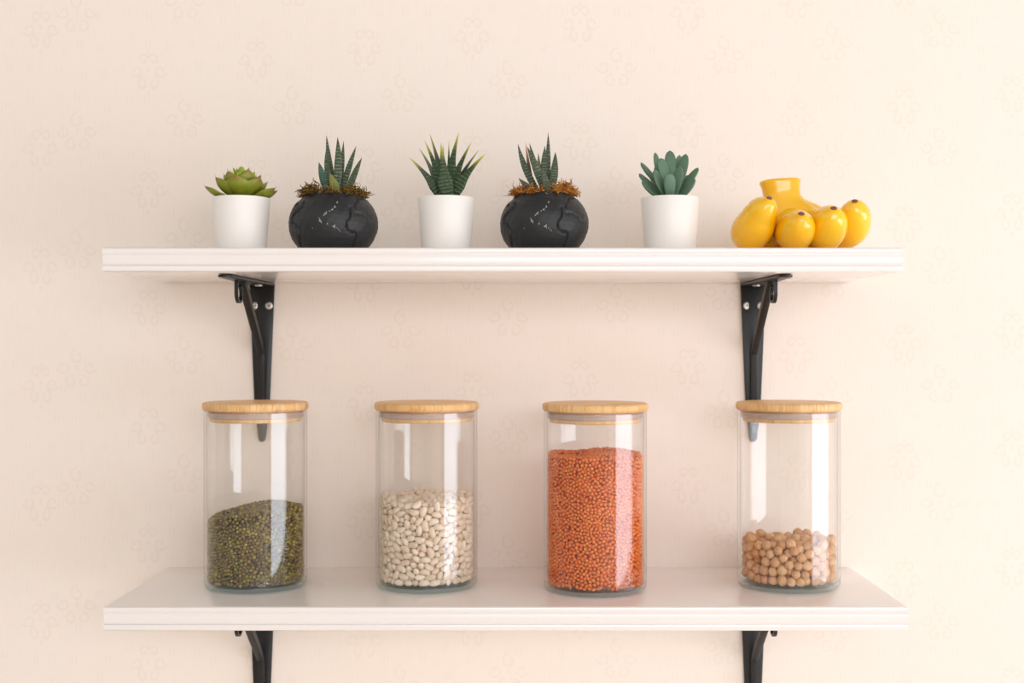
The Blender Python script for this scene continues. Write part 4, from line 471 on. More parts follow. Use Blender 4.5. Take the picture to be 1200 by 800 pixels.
def mesh_np(name, V, Fc, mats, parent=None, mi=None):
    me = bpy.data.meshes.new(name)
    me.vertices.add(len(V)); me.vertices.foreach_set('co', np.asarray(V, dtype=np.float32).ravel())
    k = Fc.shape[1]; n = len(Fc)
    me.loops.add(n*k); me.loops.foreach_set('vertex_index', Fc.astype(np.int32).ravel())
    me.polygons.add(n); me.polygons.foreach_set('loop_start', np.arange(0, n*k, k, dtype=np.int32))
    for m in mats: me.materials.append(m)
    if mi is not None: me.polygons.foreach_set('material_index', mi.astype(np.int32))
    me.update(calc_edges=True)
    me.polygons.foreach_set('use_smooth', [True]*n)
    me.validate()
    return link(bpy.data.objects.new(name, me), parent)
def box(bm, x0, x1, y0, y1, z0, z1):
    r = bmesh.ops.create_cube(bm, size=1)
    for v in r['verts']:
        v.co = (x0+(v.co.x+.5)*(x1-x0), y0+(v.co.y+.5)*(y1-y0), z0+(v.co.z+.5)*(z1-z0))
    return r['verts']
def rings(bm, rs, close=True, cap0=True, cap1=True, uv=None):
    """loft a list of rings (lists of points) into a tube"""
    vv = [[bm.verts.new(p) for p in r] for r in rs]
    n = len(rs[0]); fs = []
    for i in range(len(rs)-1):
        for j in range(n if close else n-1):
            k = (j+1) % n
            f = bm.faces.new((vv[i][j], vv[i][k], vv[i+1][k], vv[i+1][j])); fs.append(f)
            if uv:
                L = bm.loops.layers.uv.verify()
                a, b = i/(len(rs)-1), (i+1)/(len(rs)-1)
                for lp, q in zip(f.loops, ((j/n, a), ((j+1)/n, a), ((j+1)/n, b), (j/n, b))): lp[L].uv = q
    if cap0: bm.faces.new(vv[0][::-1])
    if cap1: bm.faces.new(vv[-1])
    return fs
def lathe(bm, prof, n=64, closed=False):
    """profile of (radius, z); radius 0 ends are joined to a point"""
    cols = []
    for r, z in prof:
        if r < 1e-6: cols.append([bm.verts.new((0, 0, z))])
        else: cols.append([bm.verts.new((r*math.cos(2*PI*j/n), r*math.sin(2*PI*j/n), z)) for j in range(n)])
    m = len(cols); fs = []
    for i in range(m if closed else m-1):
        a, b = cols[i], cols[(i+1) % m]
        for j in range(n):
            k = (j+1) % n
            if len(a) == 1 and len(b) == 1: break
            if len(a) == 1: fs.append(bm.faces.new((a[0], b[k], b[j])))
            elif len(b) == 1: fs.append(bm.faces.new((a[j], a[k], b[0])))
            else: fs.append(bm.faces.new((a[j], a[k], b[k], b[j])))
    return fs
def arc(cx, cz, r, a0, a1, n):
    return [(cx+r*math.cos(math.radians(a0+(a1-a0)*i/n)), cz+r*math.sin(math.radians(a0+(a1-a0)*i/n))) for i in range(n+1)]
def frames(P):
    """tangent frames along a polyline"""
    P = [Vector(p) for p in P]; T = []
    for i in range(len(P)):
        t = P[min(i+1, len(P)-1)]-P[max(i-1, 0)]; T.append(t.normalized())
    return P, T
def tube(bm, P, R, n=8, uv=False):
    P, T = frames(P)
    u = T[0].orthogonal().normalized(); out = []
    for i, (p, t) in enumerate(zip(P, T)):
        u = (u-t*u.dot(t)).normalized(); v = t.cross(u)
        r = R[i] if isinstance(R, (list, tuple)) else R
        out.append([p+u*(r*math.cos(2*PI*k/n))+v*(r*math.sin(2*PI*k/n)) for k in range(n)])
    rings(bm, out, uv=uv)
def bez(a, b, c, n):
    a, b, c = Vector(a), Vector(b), Vector(c)
    return [a*(1-t)**2+b*2*t*(1-t)+c*t*t for t in (i/n for i in range(n+1))]
def prism(bm, pts, d, axis):
    """extrude a planar outline: axis 'y' -> pts are (x,z), axis 'z' -> pts are (x,y), axis 'x' -> (y,z); d=(lo,hi)"""
    def P(p, h): return {'y': (p[0], h, p[1]), 'z': (p[0], p[1], h), 'x': (h, p[0], p[1])}[axis]
    a = [bm.verts.new(P(p, d[0])) for p in pts]; b = [bm.verts.new(P(p, d[1])) for p in pts]
    n = len(pts)
    bm.faces.new(a); bm.faces.new(b[::-1])
    for i in range(n): bm.faces.new((a[i], b[i], b[(i+1) % n], a[(i+1) % n]))
def bevel(bm, w, seg=2, ang=35):
    bmesh.ops.recalc_face_normals(bm, faces=bm.faces)
    es = [e for e in bm.edges if len(e.link_faces) == 2 and e.calc_face_angle(0) > math.radians(ang)]
    bmesh.ops.bevel(bm, geom=es, offset=w, segments=seg, profile=.5, affect='EDGES', clamp_overlap=True)

# ------------------------------------------------------------------ materials
def lin(c):
    f = lambda v: v/12.92 if v <= .04045 else ((v+.055)/1.055)**2.4
    return tuple(f(v/255) for v in c)+(1,)
class NB:
    """small node builder: arithmetic on sockets"""
    def __init__(s, name):
        s.m = bpy.data.materials.new(name); s.m.use_nodes = True
        s.t = s.m.node_tree; s.t.nodes.clear()
        s.out = s.n('ShaderNodeOutputMaterial')
    def n(s, k, **kw):
        q = s.t.nodes.new(k)
        for a, b in kw.items(): setattr(q, a, b)
        return q
    def put(s, sock, v):
        if isinstance(v, bpy.types.NodeSocket): s.t.links.new(v, sock)
        else: sock.default_value = v
    def math(s, op, a, b=None, c=None, clamp=False):
        q = s.n('ShaderNodeMath', operation=op, use_clamp=clamp)
        for i, v in enumerate((a, b, c)):
            if v is not None: s.put(q.inputs[i], v)
        return q.outputs[0]
    def add(s, a, b): return s.math('ADD', a, b)
    def sub(s, a, b): return s.math('SUBTRACT', a, b)
    def mul(s, a, b): return s.math('MULTIPLY', a, b)
    def step(s, d, w):   # 1 where d<w, soft edge
        return s.ramp(d, w*.5, w*1.3, 1, 0)
    def ramp(s, v, a, b, c=0., d=1.):
        q = s.n('ShaderNodeMapRange', interpolation_type='SMOOTHSTEP')
        s.put(q.inputs[0], v)
        for i, x in enumerate((a, b, c, d)): s.put(q.inputs[i+1], x)
        return q.outputs[0]
    def mix(s, f, a, b, blend='MIX'):
        q = s.n('ShaderNodeMix', data_type='RGBA', blend_type=blend)
        s.put(q.inputs[0], f); s.put(q.inputs[6], a); s.put(q.inputs[7], b)
        return q.outputs[2]
    def noise(s, vec, scale, detail=3, rough=.5, col=False):
        q = s.n('ShaderNodeTexNoise'); q.inputs['Scale'].default_value = scale
        q.inputs['Detail'].default_value = detail; q.inputs['Roughness'].default_value = rough
        if vec is not None: s.put(q.inputs['Vector'], vec)
        return q.outputs[1 if col else 0]
    def coord(s, k='Object'): return s.n('ShaderNodeTexCoord').outputs[k]
    def scale(s, v, sc_):
        q = s.n('ShaderNodeMapping'); s.put(q.inputs[0], v); q.inputs['Scale'].default_value = sc_
        return q.outputs[0]
    def xyz(s, v):
        q = s.n('ShaderNodeSeparateXYZ'); s.put(q.inputs[0], v); return q.outputs
    def bump(s, h, strength, dist=.001):
        q = s.n('ShaderNodeBump'); s.put(q.inputs['Height'], h)
        q.inputs['Strength'].default_value = strength; q.inputs['Distance'].default_value = dist
        return q.outputs[0]
    def pbr(s, col, rough=.5, metal=0., spec=.5, normal=None, **kw):
        q = s.n('ShaderNodeBsdfPrincipled')
        s.put(q.inputs['Base Color'], col); s.put(q.inputs['Roughness'], rough)
        s.put(q.inputs['Metallic'], metal); s.put(q.inputs['Specular IOR Level'], spec)
        if normal is not None: s.put(q.inputs['Normal'], normal)
        for k, v in kw.items(): s.put(q.inputs[k.replace('_', ' ')], v)
        s.t.links.new(q.outputs[0], s.out.inputs[0]); return s.m
    def shader(s, sh): s.t.links.new(sh, s.out.inputs[0]); return s.m

def plain(name, rgb, rough=.5, metal=0., spec=.5, var=.04, scale=40, bump=0., **kw):
    b = NB(name); co = b.coord()
    f = b.noise(co, scale, 4)
    c = lin(rgb)
    lo = tuple(v*(1-var) for v in c[:3])+(1,); hi = tuple(min(1, v*(1+var)) for v in c[:3])+(1,)
    nrm = b.bump(f, bump) if bump else None
    return b.pbr(b.mix(f, lo, hi), rough, metal, spec, nrm, **kw)

def wallpaper():
    b = NB('cream_wallpaper')
    p = b.xyz(b.n('ShaderNodeNewGeometry').outputs['Position'])
    x = b.math('MULTIPLY_ADD', p[0], 1001.4, 614.)     # about one millimetre per unit
    y = b.math('MULTIPLY_ADD', p[2], -1001.4, 405.+1.45*1001.4)
    PX, PY = 126.5, 138.6
    def motif(x0, y0, slope, seam, curls, dots):
        n = b.math('FLOOR', b.math('DIVIDE', b.sub(x, x0-PX/2), PX))
        u = b.sub(b.sub(x, x0), b.mul(n, PX))
        off = b.math('MULTIPLY_ADD', n, slope, y0)
        if seam: off = b.add(off, b.mul(b.math('LESS_THAN', n, -.5), -63.))
        q = b.sub(y, off)
        v = b.sub(q, b.mul(b.math('ROUND', b.math('DIVIDE', q, PY)), PY))
        acc = None
        for (cx, cy, r, sx, sy, a0, flip) in curls:
            dx = b.math('MULTIPLY', b.sub(u, cx), flip/sx); dy = b.math('MULTIPLY', b.sub(v, cy), 1/sy)
            rr = b.math('SQRT', b.add(b.mul(dx, dx), b.mul(dy, dy)))
            an = b.math('FRACT', b.math('MULTIPLY_ADD', b.math('ARCTAN2', dy, dx), 1/(2*PI), a0))
            tr = b.math('MULTIPLY_ADD', an, r*.62, r*.42)
            m = b.step(b.math('ABSOLUTE', b.sub(rr, tr)), 1.25)
            acc = m if acc is None else b.math('MAXIMUM', acc, m)
        for (cx, cy, sx, sy) in dots:
            dx = b.math('MULTIPLY', b.sub(u, cx), 1/sx); dy = b.math('MULTIPLY', b.sub(v, cy), 1/sy)
            m = b.step(b.math('SQRT', b.add(b.mul(dx, dx), b.mul(dy, dy))), 1.)
            acc = b.math('MAXIMUM', acc, m)
        return acc
    m1 = motif(174., 82.5, -14., True,
        [(-5.5, -13, 5.5, 1, 1.15, .0, 1), (6, -13, 5.5, 1, 1.15, .0, -1), (-14, 1, 7, 1, 1, .55, 1), (14, 1, 7, 1, 1, .55, -1),
         (-6.5, 15, 5.5, 1, 1.5, .25, 1), (6.5, 15, 5.5, 1, 1.5, .25, -1)], [(0, -1, 1.6, 3.2), (0, -22, 1., 3.5), (0, 27, 1.4, 3.)])
    m2 = motif(217., 0., -15., False,
        [(0, -13, 8, 1, 1.1, .25, 1), (-16, 0, 7, 1, 1, .5, 1), (15, 0, 7, 1, 1, .5, -1), (-7, 16, 7, 1, 1, .2, 1), (7, 16, 7, 1, 1, .2, -1)],
        [(0, 0, 1.8, 4.)])
    def dashes(ox, oy, cw, ch):
        u = b.math('DIVIDE', b.add(x, ox), cw); v = b.math('DIVIDE', b.add(y, oy), ch)
        iu, iv = b.math('FLOOR', u), b.math('FLOOR', v)
        cb = b.n('ShaderNodeCombineXYZ'); b.put(cb.inputs[0], iu); b.put(cb.inputs[1], iv)
        wn = b.n('ShaderNodeTexWhiteNoise', noise_dimensions='3D'); b.put(wn.inputs[0], cb.outputs[0])
        r = b.xyz(wn.outputs['Color'])
        fu = b.sub(b.mul(b.math('FRACT', u), cw), b.math('MULTIPLY_ADD', r[0], cw*.6, cw*.2))
        fv = b.sub(b.mul(b.math('FRACT', v), ch), b.math('MULTIPLY_ADD', r[1], ch*.5, ch*.25))
        lx = b.math('ABSOLUTE', b.sub(b.math('ABSOLUTE', fu), 2.4))
        return b.mul(b.step(lx, .8), b.step(b.math('ABSOLUTE', fv), 5.))
    d = dashes(0, 0, 27., 34.)
    pat = b.math('MAXIMUM', b.math('MAXIMUM', m1, m2), b.mul(d, .75))
    grain = b.noise(b.scale(b.coord(), (400, 1, 30)), 1.0, 3)
    base = b.mix(grain, lin((242, 230, 219)), lin((247, 235, 224)))
    col = b.mix(b.mul(pat, WP), base, lin((206, 182, 156)))
    nrm = b.bump(b.add(b.mul(pat, .6), b.mul(grain, .08)), .12, .0005)
    return b.pbr(col, .6, 0, .3, nrm)
WP = .115

def thin_glass(name, tint, f0=.05):
    """clear sheet: the view goes straight through, each face mirrors what Fresnel gives"""
    b = NB(name)
    fc = b.n('ShaderNodeLayerWeight').outputs['Facing']
    fr = b.math('MULTIPLY_ADD', b.math('POWER', fc, 5.), 1-f0, f0)
    tr = b.n('ShaderNodeBsdfTransparent'); tr.inputs[0].default_value = tint+(1,)
    gl = b.n('ShaderNodeBsdfGlossy'); gl.inputs['Roughness'].default_value = .025
    mx = b.n('ShaderNodeMixShader'); b.put(mx.inputs[0], fr)
    b.t.links.new(tr.outputs[0], mx.inputs[1]); b.t.links.new(gl.outputs[0], mx.inputs[2])
    return b.shader(mx.outputs[0])

def wood(name, c0, c1, c2):
    b = NB(name); co = b.coord()
    p = b.xyz(co)
    strip = b.math('FLOOR', b.mul(p[0], 140.))
    wn = b.n('ShaderNodeTexWhiteNoise', noise_dimensions='1D'); b.put(wn.inputs[1], strip)
    g = b.noise(b.scale(co, (900, 25, 60)), 1., 4, .6)
    f = b.noise(b.scale(co, (120, 8, 30)), 1., 3)
    c = b.mix(wn.outputs[0], lin(c0), lin(c1))
    c = b.mix(b.ramp(g, .45, .7), c, lin(c2))
    c = b.mix(b.mul(b.ramp(f, .62, .75), .5), c, lin(tuple(v*.75 for v in c2)))
    return b.pbr(c, .42, 0, .4, b.bump(g, .15, .0004))

def leaf_mat(name, base, tipc, edge, band=None, rough=.4, tip0=.7, bands=22):
    """uv.y runs from the leaf's foot to its tip"""
    b = NB(name); uv = b.xyz(b.coord('UV'))
    n = b.noise(b.coord('Object'), 160, 3)
    lo = tuple(v*.82 for v in lin(base)[:3])+(1,); hi = tuple(v*1.12 for v in lin(base)[:3])+(1,)
    c = b.mix(n, lo, hi)
    nrm = None
    if band:
        w = b.math('SINE', b.math('MULTIPLY_ADD', uv[1], bands*2*PI, b.mul(n, 5.)))
        g = b.noise(b.coord('Object'), 420, 2)
        m = b.mul(b.ramp(w, .35, .9), b.ramp(g, .38, .6))
        c = b.mix(b.mul(m, .6), c, lin(band)); nrm = b.bump(w, .35, .0005)
    c = b.mix(b.ramp(uv[1], tip0, 1.), c, lin(tipc))
    if edge:
        rim = b.math('ABSOLUTE', b.sub(b.math('ABSOLUTE', b.sub(uv[0], .5)), .25))
        c = b.mix(b.mul(b.ramp(rim, .2, .25), .55), c, lin(edge))
    return b.pbr(c, rough, 0, .4, nrm)

def grain_mat(name, cols, rough, island=True, spec=.4, bump=0.):
    """each grain takes its own colour from a short list"""
    b = NB(name)
    r = b.n('ShaderNodeNewGeometry').outputs['Random Per Island'] if island else b.n('ShaderNodeObjectInfo').outputs['Random']
    q = b.n('ShaderNodeValToRGB'); e = q.color_ramp; e.interpolation = 'LINEAR'
    while len(e.elements) < len(cols): e.elements.new(.5)
    for i, c in enumerate(cols): e.elements[i].position = i/(len(cols)-1); e.elements[i].color = lin(c)
    b.put(q.inputs[0], r)
    n = b.noise(b.coord(), 220, 3)
    c = b.mix(b.ramp(n, .3, .7, 0, .35), q.outputs[0], tuple(v*.72 for v in lin(cols[0])[:3])+(1,))
    return b.pbr(c, rough, 0, spec, b.bump(n, bump, .0005) if bump else None)

M = {}
M['paper'] = wallpaper()
M['room'] = plain('warm_plaster', (242, 230, 216), .8, bump=.05)
M['ceil'] = plain('ceiling_paint', (244, 241, 236), .8)
M['shelf'] = plain('white_laminate', (242, 235, 231), .22, spec=.5, var=.012, scale=12, Coat_Weight=.8, Coat_Roughness=.16)
M['steel'] = plain('black_painted_steel', (26, 27, 28), .38, spec=.5, var=.2, scale=90, bump=.05)
M['screw'] = plain('zinc_screw', (206, 198, 186), .42, metal=.65, var=.1)
M['pot_white'] = plain('white_plastic_pot', (244, 239, 233), .38, spec=.4, var=.01)
M['soil'] = plain('dark_potting_soil', (58, 44, 32), .9, var=.5, scale=300, bump=.6)
M['glass'] = thin_glass('clear_glass', (.992, .993, .990))
M['seal'] = None
M['bamboo'] = wood('bamboo_wood', (236, 196, 142), (226, 180, 122), (208, 156, 96))
M['ceramic'] = None

# ------------------------------------------------------------------ the room
def struct(name, bm, m):
    o = obj(name, bm, m, smooth=False); o['kind'] = 'structure'; return o
RX, LX, FY, H = 3.2, -2.0, -3.9, 2.65
WY0, WY1, WZ0, WZ1 = -3.45, -.25, .16, 1.58        # the window opening in the right wall
bm = bmesh.new(); box(bm, LX, RX, 0, .12, 0, H); struct('wall_back', bm, M['paper'])
bm = bmesh.new()
box(bm, RX, RX+.16, FY, WY0, 0, H); box(bm, RX, RX+.16, WY1, .12, 0, H)
box(bm, RX, RX+.16, WY0, WY1, 0, WZ0); box(bm, RX, RX+.16, WY0, WY1, WZ1, H); struct('wall_right', bm, M['room'])
bm = bmesh.new(); box(bm, LX-.12, RX+.16, FY-.12, .12, -.1, 0)
def floorwood():
    b = NB('oak_floor'); co = b.coord(); p = b.xyz(co)
    wn = b.n('ShaderNodeTexWhiteNoise', noise_dimensions='1D'); b.put(wn.inputs[1], b.math('FLOOR', b.mul(p[1], 8.)))
    g = b.noise(b.scale(co, (4, 60, 1)), 1., 4)
    c = b.mix(wn.outputs[0], lin((240, 228, 212)), lin((232, 218, 202)))
    return b.pbr(b.mix(b.mul(g, .5), c, lin((214, 204, 192))), .45)
struct('floor', bm, floorwood())
bm = bmesh.new()
fw = .05
box(bm, RX+.03, RX+.09, WY0, WY0+fw, WZ0, WZ1); box(bm, RX+.03, RX+.09, WY1-fw, WY1, WZ0, WZ1)
box(bm, RX+.03, RX+.09, WY0+fw, WY1-fw, WZ0, WZ0+fw); box(bm, RX+.03, RX+.09, WY0+fw, WY1-fw, WZ1-fw, WZ1)
wf = obj('window_1', bm, M['shelf'], smooth=False); wf['kind'] = 'structure'
bm = bmesh.new(); box(bm, RX-.05, RX+.03, WY0-.03, WY1+.03, WZ0-.03, WZ0-.002); o = obj('window_sill', bm, M['shelf'], wf, smooth=False)

V0, V1, VZ0, VZ1 = -.4, 2.8, 1.50, 2.5               # added fill window, unseen and high behind the camera, for frontal light
bm = bmesh.new(); box(bm, LX, V0, FY-.16, FY, 0, H); box(bm, V1, RX, FY-.16, FY, 0, H); box(bm, V0, V1, FY-.16, FY, 0, VZ0); box(bm, V0, V1, FY-.16, FY, VZ1, H)
struct('wall_front', bm, M['room'])
bm = bmesh.new()
box(bm, V0, V0+fw, FY-.09, FY-.03, VZ0, VZ1); box(bm, V1-fw, V1, FY-.09, FY-.03, VZ0, VZ1)
box(bm, V0+fw, V1-fw, FY-.09, FY-.03, VZ0, VZ0+fw); box(bm, V0+fw, V1-fw, FY-.09, FY-.03, VZ1-fw, VZ1)
wf = obj('added_fill_window', bm, M['shelf'], smooth=False); wf['kind'] = 'structure'  # frame of the added fill window
# ------------------------------------------------------------------ shelves
TH = .0243
PROF = [(0.0022, 0), (.0007, .0005), (0, .0015), (0, .0058), (.0005, .0064), (.0012, .0069), (.0012, .0076), (.0005, .0082), (.0003, .0090),
        (.0003, .0160), (.0006, .0167), (.0012, .0172), (.0012, .0178), (.0006, .0183), (0, .0190), (0, .0229), (.0007, .0238), (.0022, TH)]
def shelf(x0, x1, yf, ztop, label):
    bm = bmesh.new(); rs = []
    for ins, h in PROF[::-1]:
        z = ztop-TH+h
        rs.append([(x0+ins, -.0004, z), (x0+ins, yf+ins, z), (x1-ins, yf+ins, z), (x1-ins, -.0004, z)])
    rings(bm, rs)
    o = obj('wall_shelf', bm, M['shelf'], smooth=True, sharp=50)
    return tag(o, label, 'shelf', 'white wall shelves')
D0 = 1.2
ZU = Z(289.8, D0); ZL = Z(710.7, D0)
shelf(X(119.6, D0), X(1058, D0), Y(D0), ZU, 'upper white wall shelf with grooved edge carrying the potted plants and yellow bananas')
shelf(X(121, D0), X(1064.5, D0), Y(D0), ZL, 'lower white wall shelf with grooved edge carrying the four glass jars')

# ------------------------------------------------------------------ brackets
def bracket(xc, ztop, label):
    t = thing('shelf_bracket', label, 'bracket', (xc, 0, ztop-.0003), 0, 'black steel shelf brackets')
    th = .0028
    def taper(w0, w1, L, n=8):  # outline from (0,0) along -v: wide end first, rounded tip
        pts = [(-w0/2, 0), (w0/2, 0)]
        pts += [(w1/2*math.cos(a), -(L-w1/2)-w1/2*math.sin(a)) for a in (PI*i/n for i in range(n+1))]
        return pts
    bm = bmesh.new(); prism(bm, [(-.01475, -.0004), (.01475, -.0004), (.0089, -.142), (.0043, -.1815), (.0030, -.1842), (.0011, -.1854), (-.0011, -.1854), (-.0030, -.1842), (-.0043, -.1815), (-.0089, -.142)], (-th-.0003, -.0003), 'y'); bevel(bm, .0006)
    obj('wall_plate', bm, M['steel'], t, sharp=40)
    bm = bmesh.new(); prism(bm, [(p[0], p[1]-.0006) for p in taper(.0295, .0150, .182)], (-th-.0004, -.0004), 'z'); bevel(bm, .0006)
    obj('arm_plate', bm, M['steel'], t, sharp=40)
    # the brace: a folded strip that leaves the wall plate at its kink and rises to the arm
    bm = bmesh.new(); w = .0042
    path = [(-.0031, -.142), (-.0085, -.136), (-.0095, -.083), (-.108, -.0032)]
    back = [(-.0031, -.128), (-.0031, -.079), (-.094, -.0032)]
    prism(bm, path+back[::-1], (-w, w), 'x'); bevel(bm, .0009)
    obj('brace', bm, M['steel'], t, sharp=40)
    bm = bmesh.new()
    P = [(-.128, -.0030), (-.128, -.017)]+[(-.1170+.0110*math.cos(a), -.0170+.0095*math.sin(a)) for a in (PI+(PI*1.35)*i/14 for i in range(15))]
    wv = .0019; th2 = .0012
    rs = []
    Q = [Vector((0, p[0], p[1])) for p in P]
    _, T = frames(Q)
    for q, tt in zip(Q, T):
        nn = Vector((0, -tt.z, tt.y))*th2
        rs.append([q+nn+Vector((-wv, 0, 0)), q+nn+Vector((wv, 0, 0)), q-nn+Vector((wv, 0, 0)), q-nn+Vector((-wv, 0, 0))])
    rings(bm, rs); obj('hook', bm, M['steel'], t, sharp=50)
    def screw(loc, rot):
        bm = bmesh.new(); n = 24
        fs = lathe(bm, [(.0044, 0), (.0044, .0008), (.0040, .0013), (.0020, .0016), (0, .0017)], n)
        o = obj('screw', bm, M['screw'], t, sharp=50); o['label'] = 'silver cross-head screw'
        bm = bmesh.new()
        box(bm, -.0022, .0022, -.0005, .0005, .0012, .0018); box(bm, -.0005, .0005, -.0022, .0022, .0012, .00182)
        r = obj('screw_slot', bm, M['steel'], o, smooth=False)
        o.location = loc; o.rotation_euler = rot
    screw((-.0083, -th-.0003, -.0265), (PI/2, 0, .5)); screw((.0083, -th-.0003, -.0265), (PI/2, 0, .2))
    screw((0, -.020, -th-.0004), (PI, 0, .4))
    return t
XL, XR = X(307.6, 1.412), X(882.2, 1.412)
for xc, zt, lb in ((XL, ZU-TH, 'black steel bracket with hook under the left side of the upper shelf'),
                   (XR, ZU-TH, 'black steel bracket with hook under the right side of the upper shelf'),
                   (XL, ZL-TH, 'black steel bracket under the left side of the lower shelf'),
                   (XR, ZL-TH, 'black steel bracket under the right side of the lower shelf')):
    bracket(xc, zt, lb)

# ------------------------------------------------------------------ jars
RO, RI, JH, JB = .0550, .0522, .1895, .0048
def seal_mat():
    b = NB('translucent_silicone')
    tr = b.n('ShaderNodeBsdfTransparent'); tr.inputs[0].default_value = (.93, .88, .85, 1)
    p = b.n('ShaderNodeBsdfPrincipled'); p.inputs['Base Color'].default_value = lin((226, 208, 198)); p.inputs['Roughness'].default_value = .35
    mx = b.n('ShaderNodeMixShader'); mx.inputs[0].default_value = .55
    b.t.links.new(tr.outputs[0], mx.inputs[1]); b.t.links.new(p.outputs[0], mx.inputs[2])
    return b.shader(mx.outputs[0])
M['seal'] = seal_mat()
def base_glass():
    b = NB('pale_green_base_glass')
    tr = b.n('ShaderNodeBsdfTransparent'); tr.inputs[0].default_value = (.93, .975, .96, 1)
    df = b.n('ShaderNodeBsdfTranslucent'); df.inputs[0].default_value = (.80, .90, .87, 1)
    d2 = b.n('ShaderNodeBsdfDiffuse'); d2.inputs[0].default_value = (.80, .90, .87, 1)  # milky diffuse colour stands in for light gathered in the thick base
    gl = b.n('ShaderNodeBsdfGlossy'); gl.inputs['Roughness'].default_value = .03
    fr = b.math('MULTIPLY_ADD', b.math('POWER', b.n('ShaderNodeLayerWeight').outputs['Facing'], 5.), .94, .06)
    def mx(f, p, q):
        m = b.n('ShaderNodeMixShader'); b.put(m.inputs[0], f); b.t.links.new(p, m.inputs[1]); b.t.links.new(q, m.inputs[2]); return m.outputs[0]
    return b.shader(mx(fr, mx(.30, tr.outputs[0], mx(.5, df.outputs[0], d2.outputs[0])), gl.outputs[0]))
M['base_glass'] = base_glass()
def jar_meshes():
    bm = bmesh.new()
    prof = [(0, 0.0004), (.044, .0004), (.0485, 0)]+arc(.0495, .0055, .0055, -90, 0, 6)+[(RO, .0065), (RO, .008), (RO, .012), (RO, .03), (RO, .10), (RO, JH-.008), (RO, JH-.003), (RO, JH-.0018)]
    prof += arc((RO+RI)/2, JH-.0012, (RO-RI)/2, 0, 180, 6)+[(RI, JH-.0018), (RI, JH-.003), (RI, JH-.008), (RI, .10), (RI, .03), (RI, .014), (RI, .0125)]
    prof += arc(RI-.004, JB+.004, .004, 0, -90, 5)+[(.03, JB+.0006), (0, JB+.0009)]
    lathe(bm, prof, 96)
    bmesh.ops.recalc_face_normals(bm, faces=bm.faces)
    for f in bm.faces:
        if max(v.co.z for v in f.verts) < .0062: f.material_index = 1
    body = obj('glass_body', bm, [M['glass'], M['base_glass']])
    bm = bmesh.new()
    R = .0566; z0 = JH+.0006; t = .0083
    lathe(bm, [(0, z0), (R-.0012, z0)]+arc(R-.0025, z0+.0025, .0025, -60, 0, 4)+arc(R-.0028, z0+t-.0028, .0028, 0, 90, 5)+[(0, z0+t)], 96)
    lid = obj('lid', bm, M['bamboo'], sharp=40)
    bm = bmesh.new()
    r2 = .0490
    lathe(bm, [(0, z0-.0125), (r2-.001, z0-.0125), (r2, z0-.0115), (r2, z0-.0001), (0, z0-.0001)], 96)
    plug = obj('lid_plug', bm, M['bamboo'], sharp=40)
    bm = bmesh.new()
    za, zb = z0-.0088, z0-.0014
    pr = [(r2+.0003, za)]
    for i in range(2):
        zz = za+.0006+i*.0034
        pr += [(.0502, zz), (.0517, zz+.0012), (.0517, zz+.0018), (.0502, zz+.0028)]
    pr += [(r2+.0003, zb)]
    lathe(bm, pr, 96, closed=True)
    seal = obj('seal_ring', bm, M['seal'], sharp=60)
    plug.parent = lid; seal.parent = lid; seal['label'] = 'clear silicone seal ring'
    return body, lid, plug, seal
BODY, LID, PLUG, SEAL = jar_meshes()
JAR = []
first = True
for px, d, rz, lb in ((299.8, 1.3106, .5, 'glass jar with bamboo lid holding dark green mung beans'),
                  (500, 1.3106, 1.2, 'glass jar with bamboo lid holding white beans'),
                  (697.5, 1.292, 2.3, 'glass jar with bamboo lid holding orange lentils, the fullest jar'),
                  (924.0, 1.3106, 3.4, 'glass jar with bamboo lid holding chickpeas, rightmost on the lower shelf')):
    t = thing('storage_jar', lb, 'jar', (X(px, d), Y(d), ZL+.0002), 0, 'lidded glass jars on the lower shelf')
    if first: parts = (BODY, LID, PLUG, SEAL); first = False
    else:
        parts = tuple(o.copy() for o in (BODY, LID, PLUG, SEAL))
        for o in parts: C.objects.link(o)
        parts[2].parent = parts[1]; parts[3].parent = parts[1]
    parts[0].parent = t; parts[1].parent = t
    parts[1].rotation_euler = (0, 0, rz)
    JAR.append(t)

# ------------------------------------------------------------------ what the jars hold
def unpack(s, n=8):
    return np.array(s, dtype=float).reshape(-1, n)
def chickpea_mesh():
    bm = bmesh.new(); bmesh.ops.create_icosphere(bm, subdivisions=4, radius=1)
    for v in bm.verts:
        n = v.co.normalized(); r = 1.0
        a = math.acos(max(-1, min(1, n.x)))
        r += .20*math.exp(-(a/.34)**2)                       # the beak
        r -= .10*math.exp(-((n.z)/.16)**2)*max(0, n.x+.25)    # the seam that runs up to it
        r += .04*math.sin(5*math.atan2(n.y, n.z)+2.3*n.x)+.02*math.sin(9*n.y+4*n.x)*math.cos(7*n.z)
        v.co = Vector((n.x*1.0, n.y*.95, n.z*.97))*r*.00525
    me = bpy.data.meshes.new('chickpea'); bm.to_mesh(me); bm.free()
    me.polygons.foreach_set('use_smooth', [True]*len(me.polygons)); return me
def bean_mesh():
    bm = bmesh.new(); bmesh.ops.create_uvsphere(bm, u_segments=18, v_segments=14, radius=1)
    for v in bm.verts:
        x, y, z = v.co
        s = 1+.10*x                                          # one end a little fuller
        yy = y*.00385*s; xx = z*.0061; zz = x*.00335
        yy += .0011*(z*z)-.0004
        if y > .2: yy -= .0005*math.exp(-(z/.45)**2)*(y-.2)
        v.co = (xx, yy, zz)
    me = bpy.data.meshes.new('white_bean'); bm.to_mesh(me); bm.free()
    me.polygons.foreach_set('use_smooth', [True]*len(me.polygons)); return me
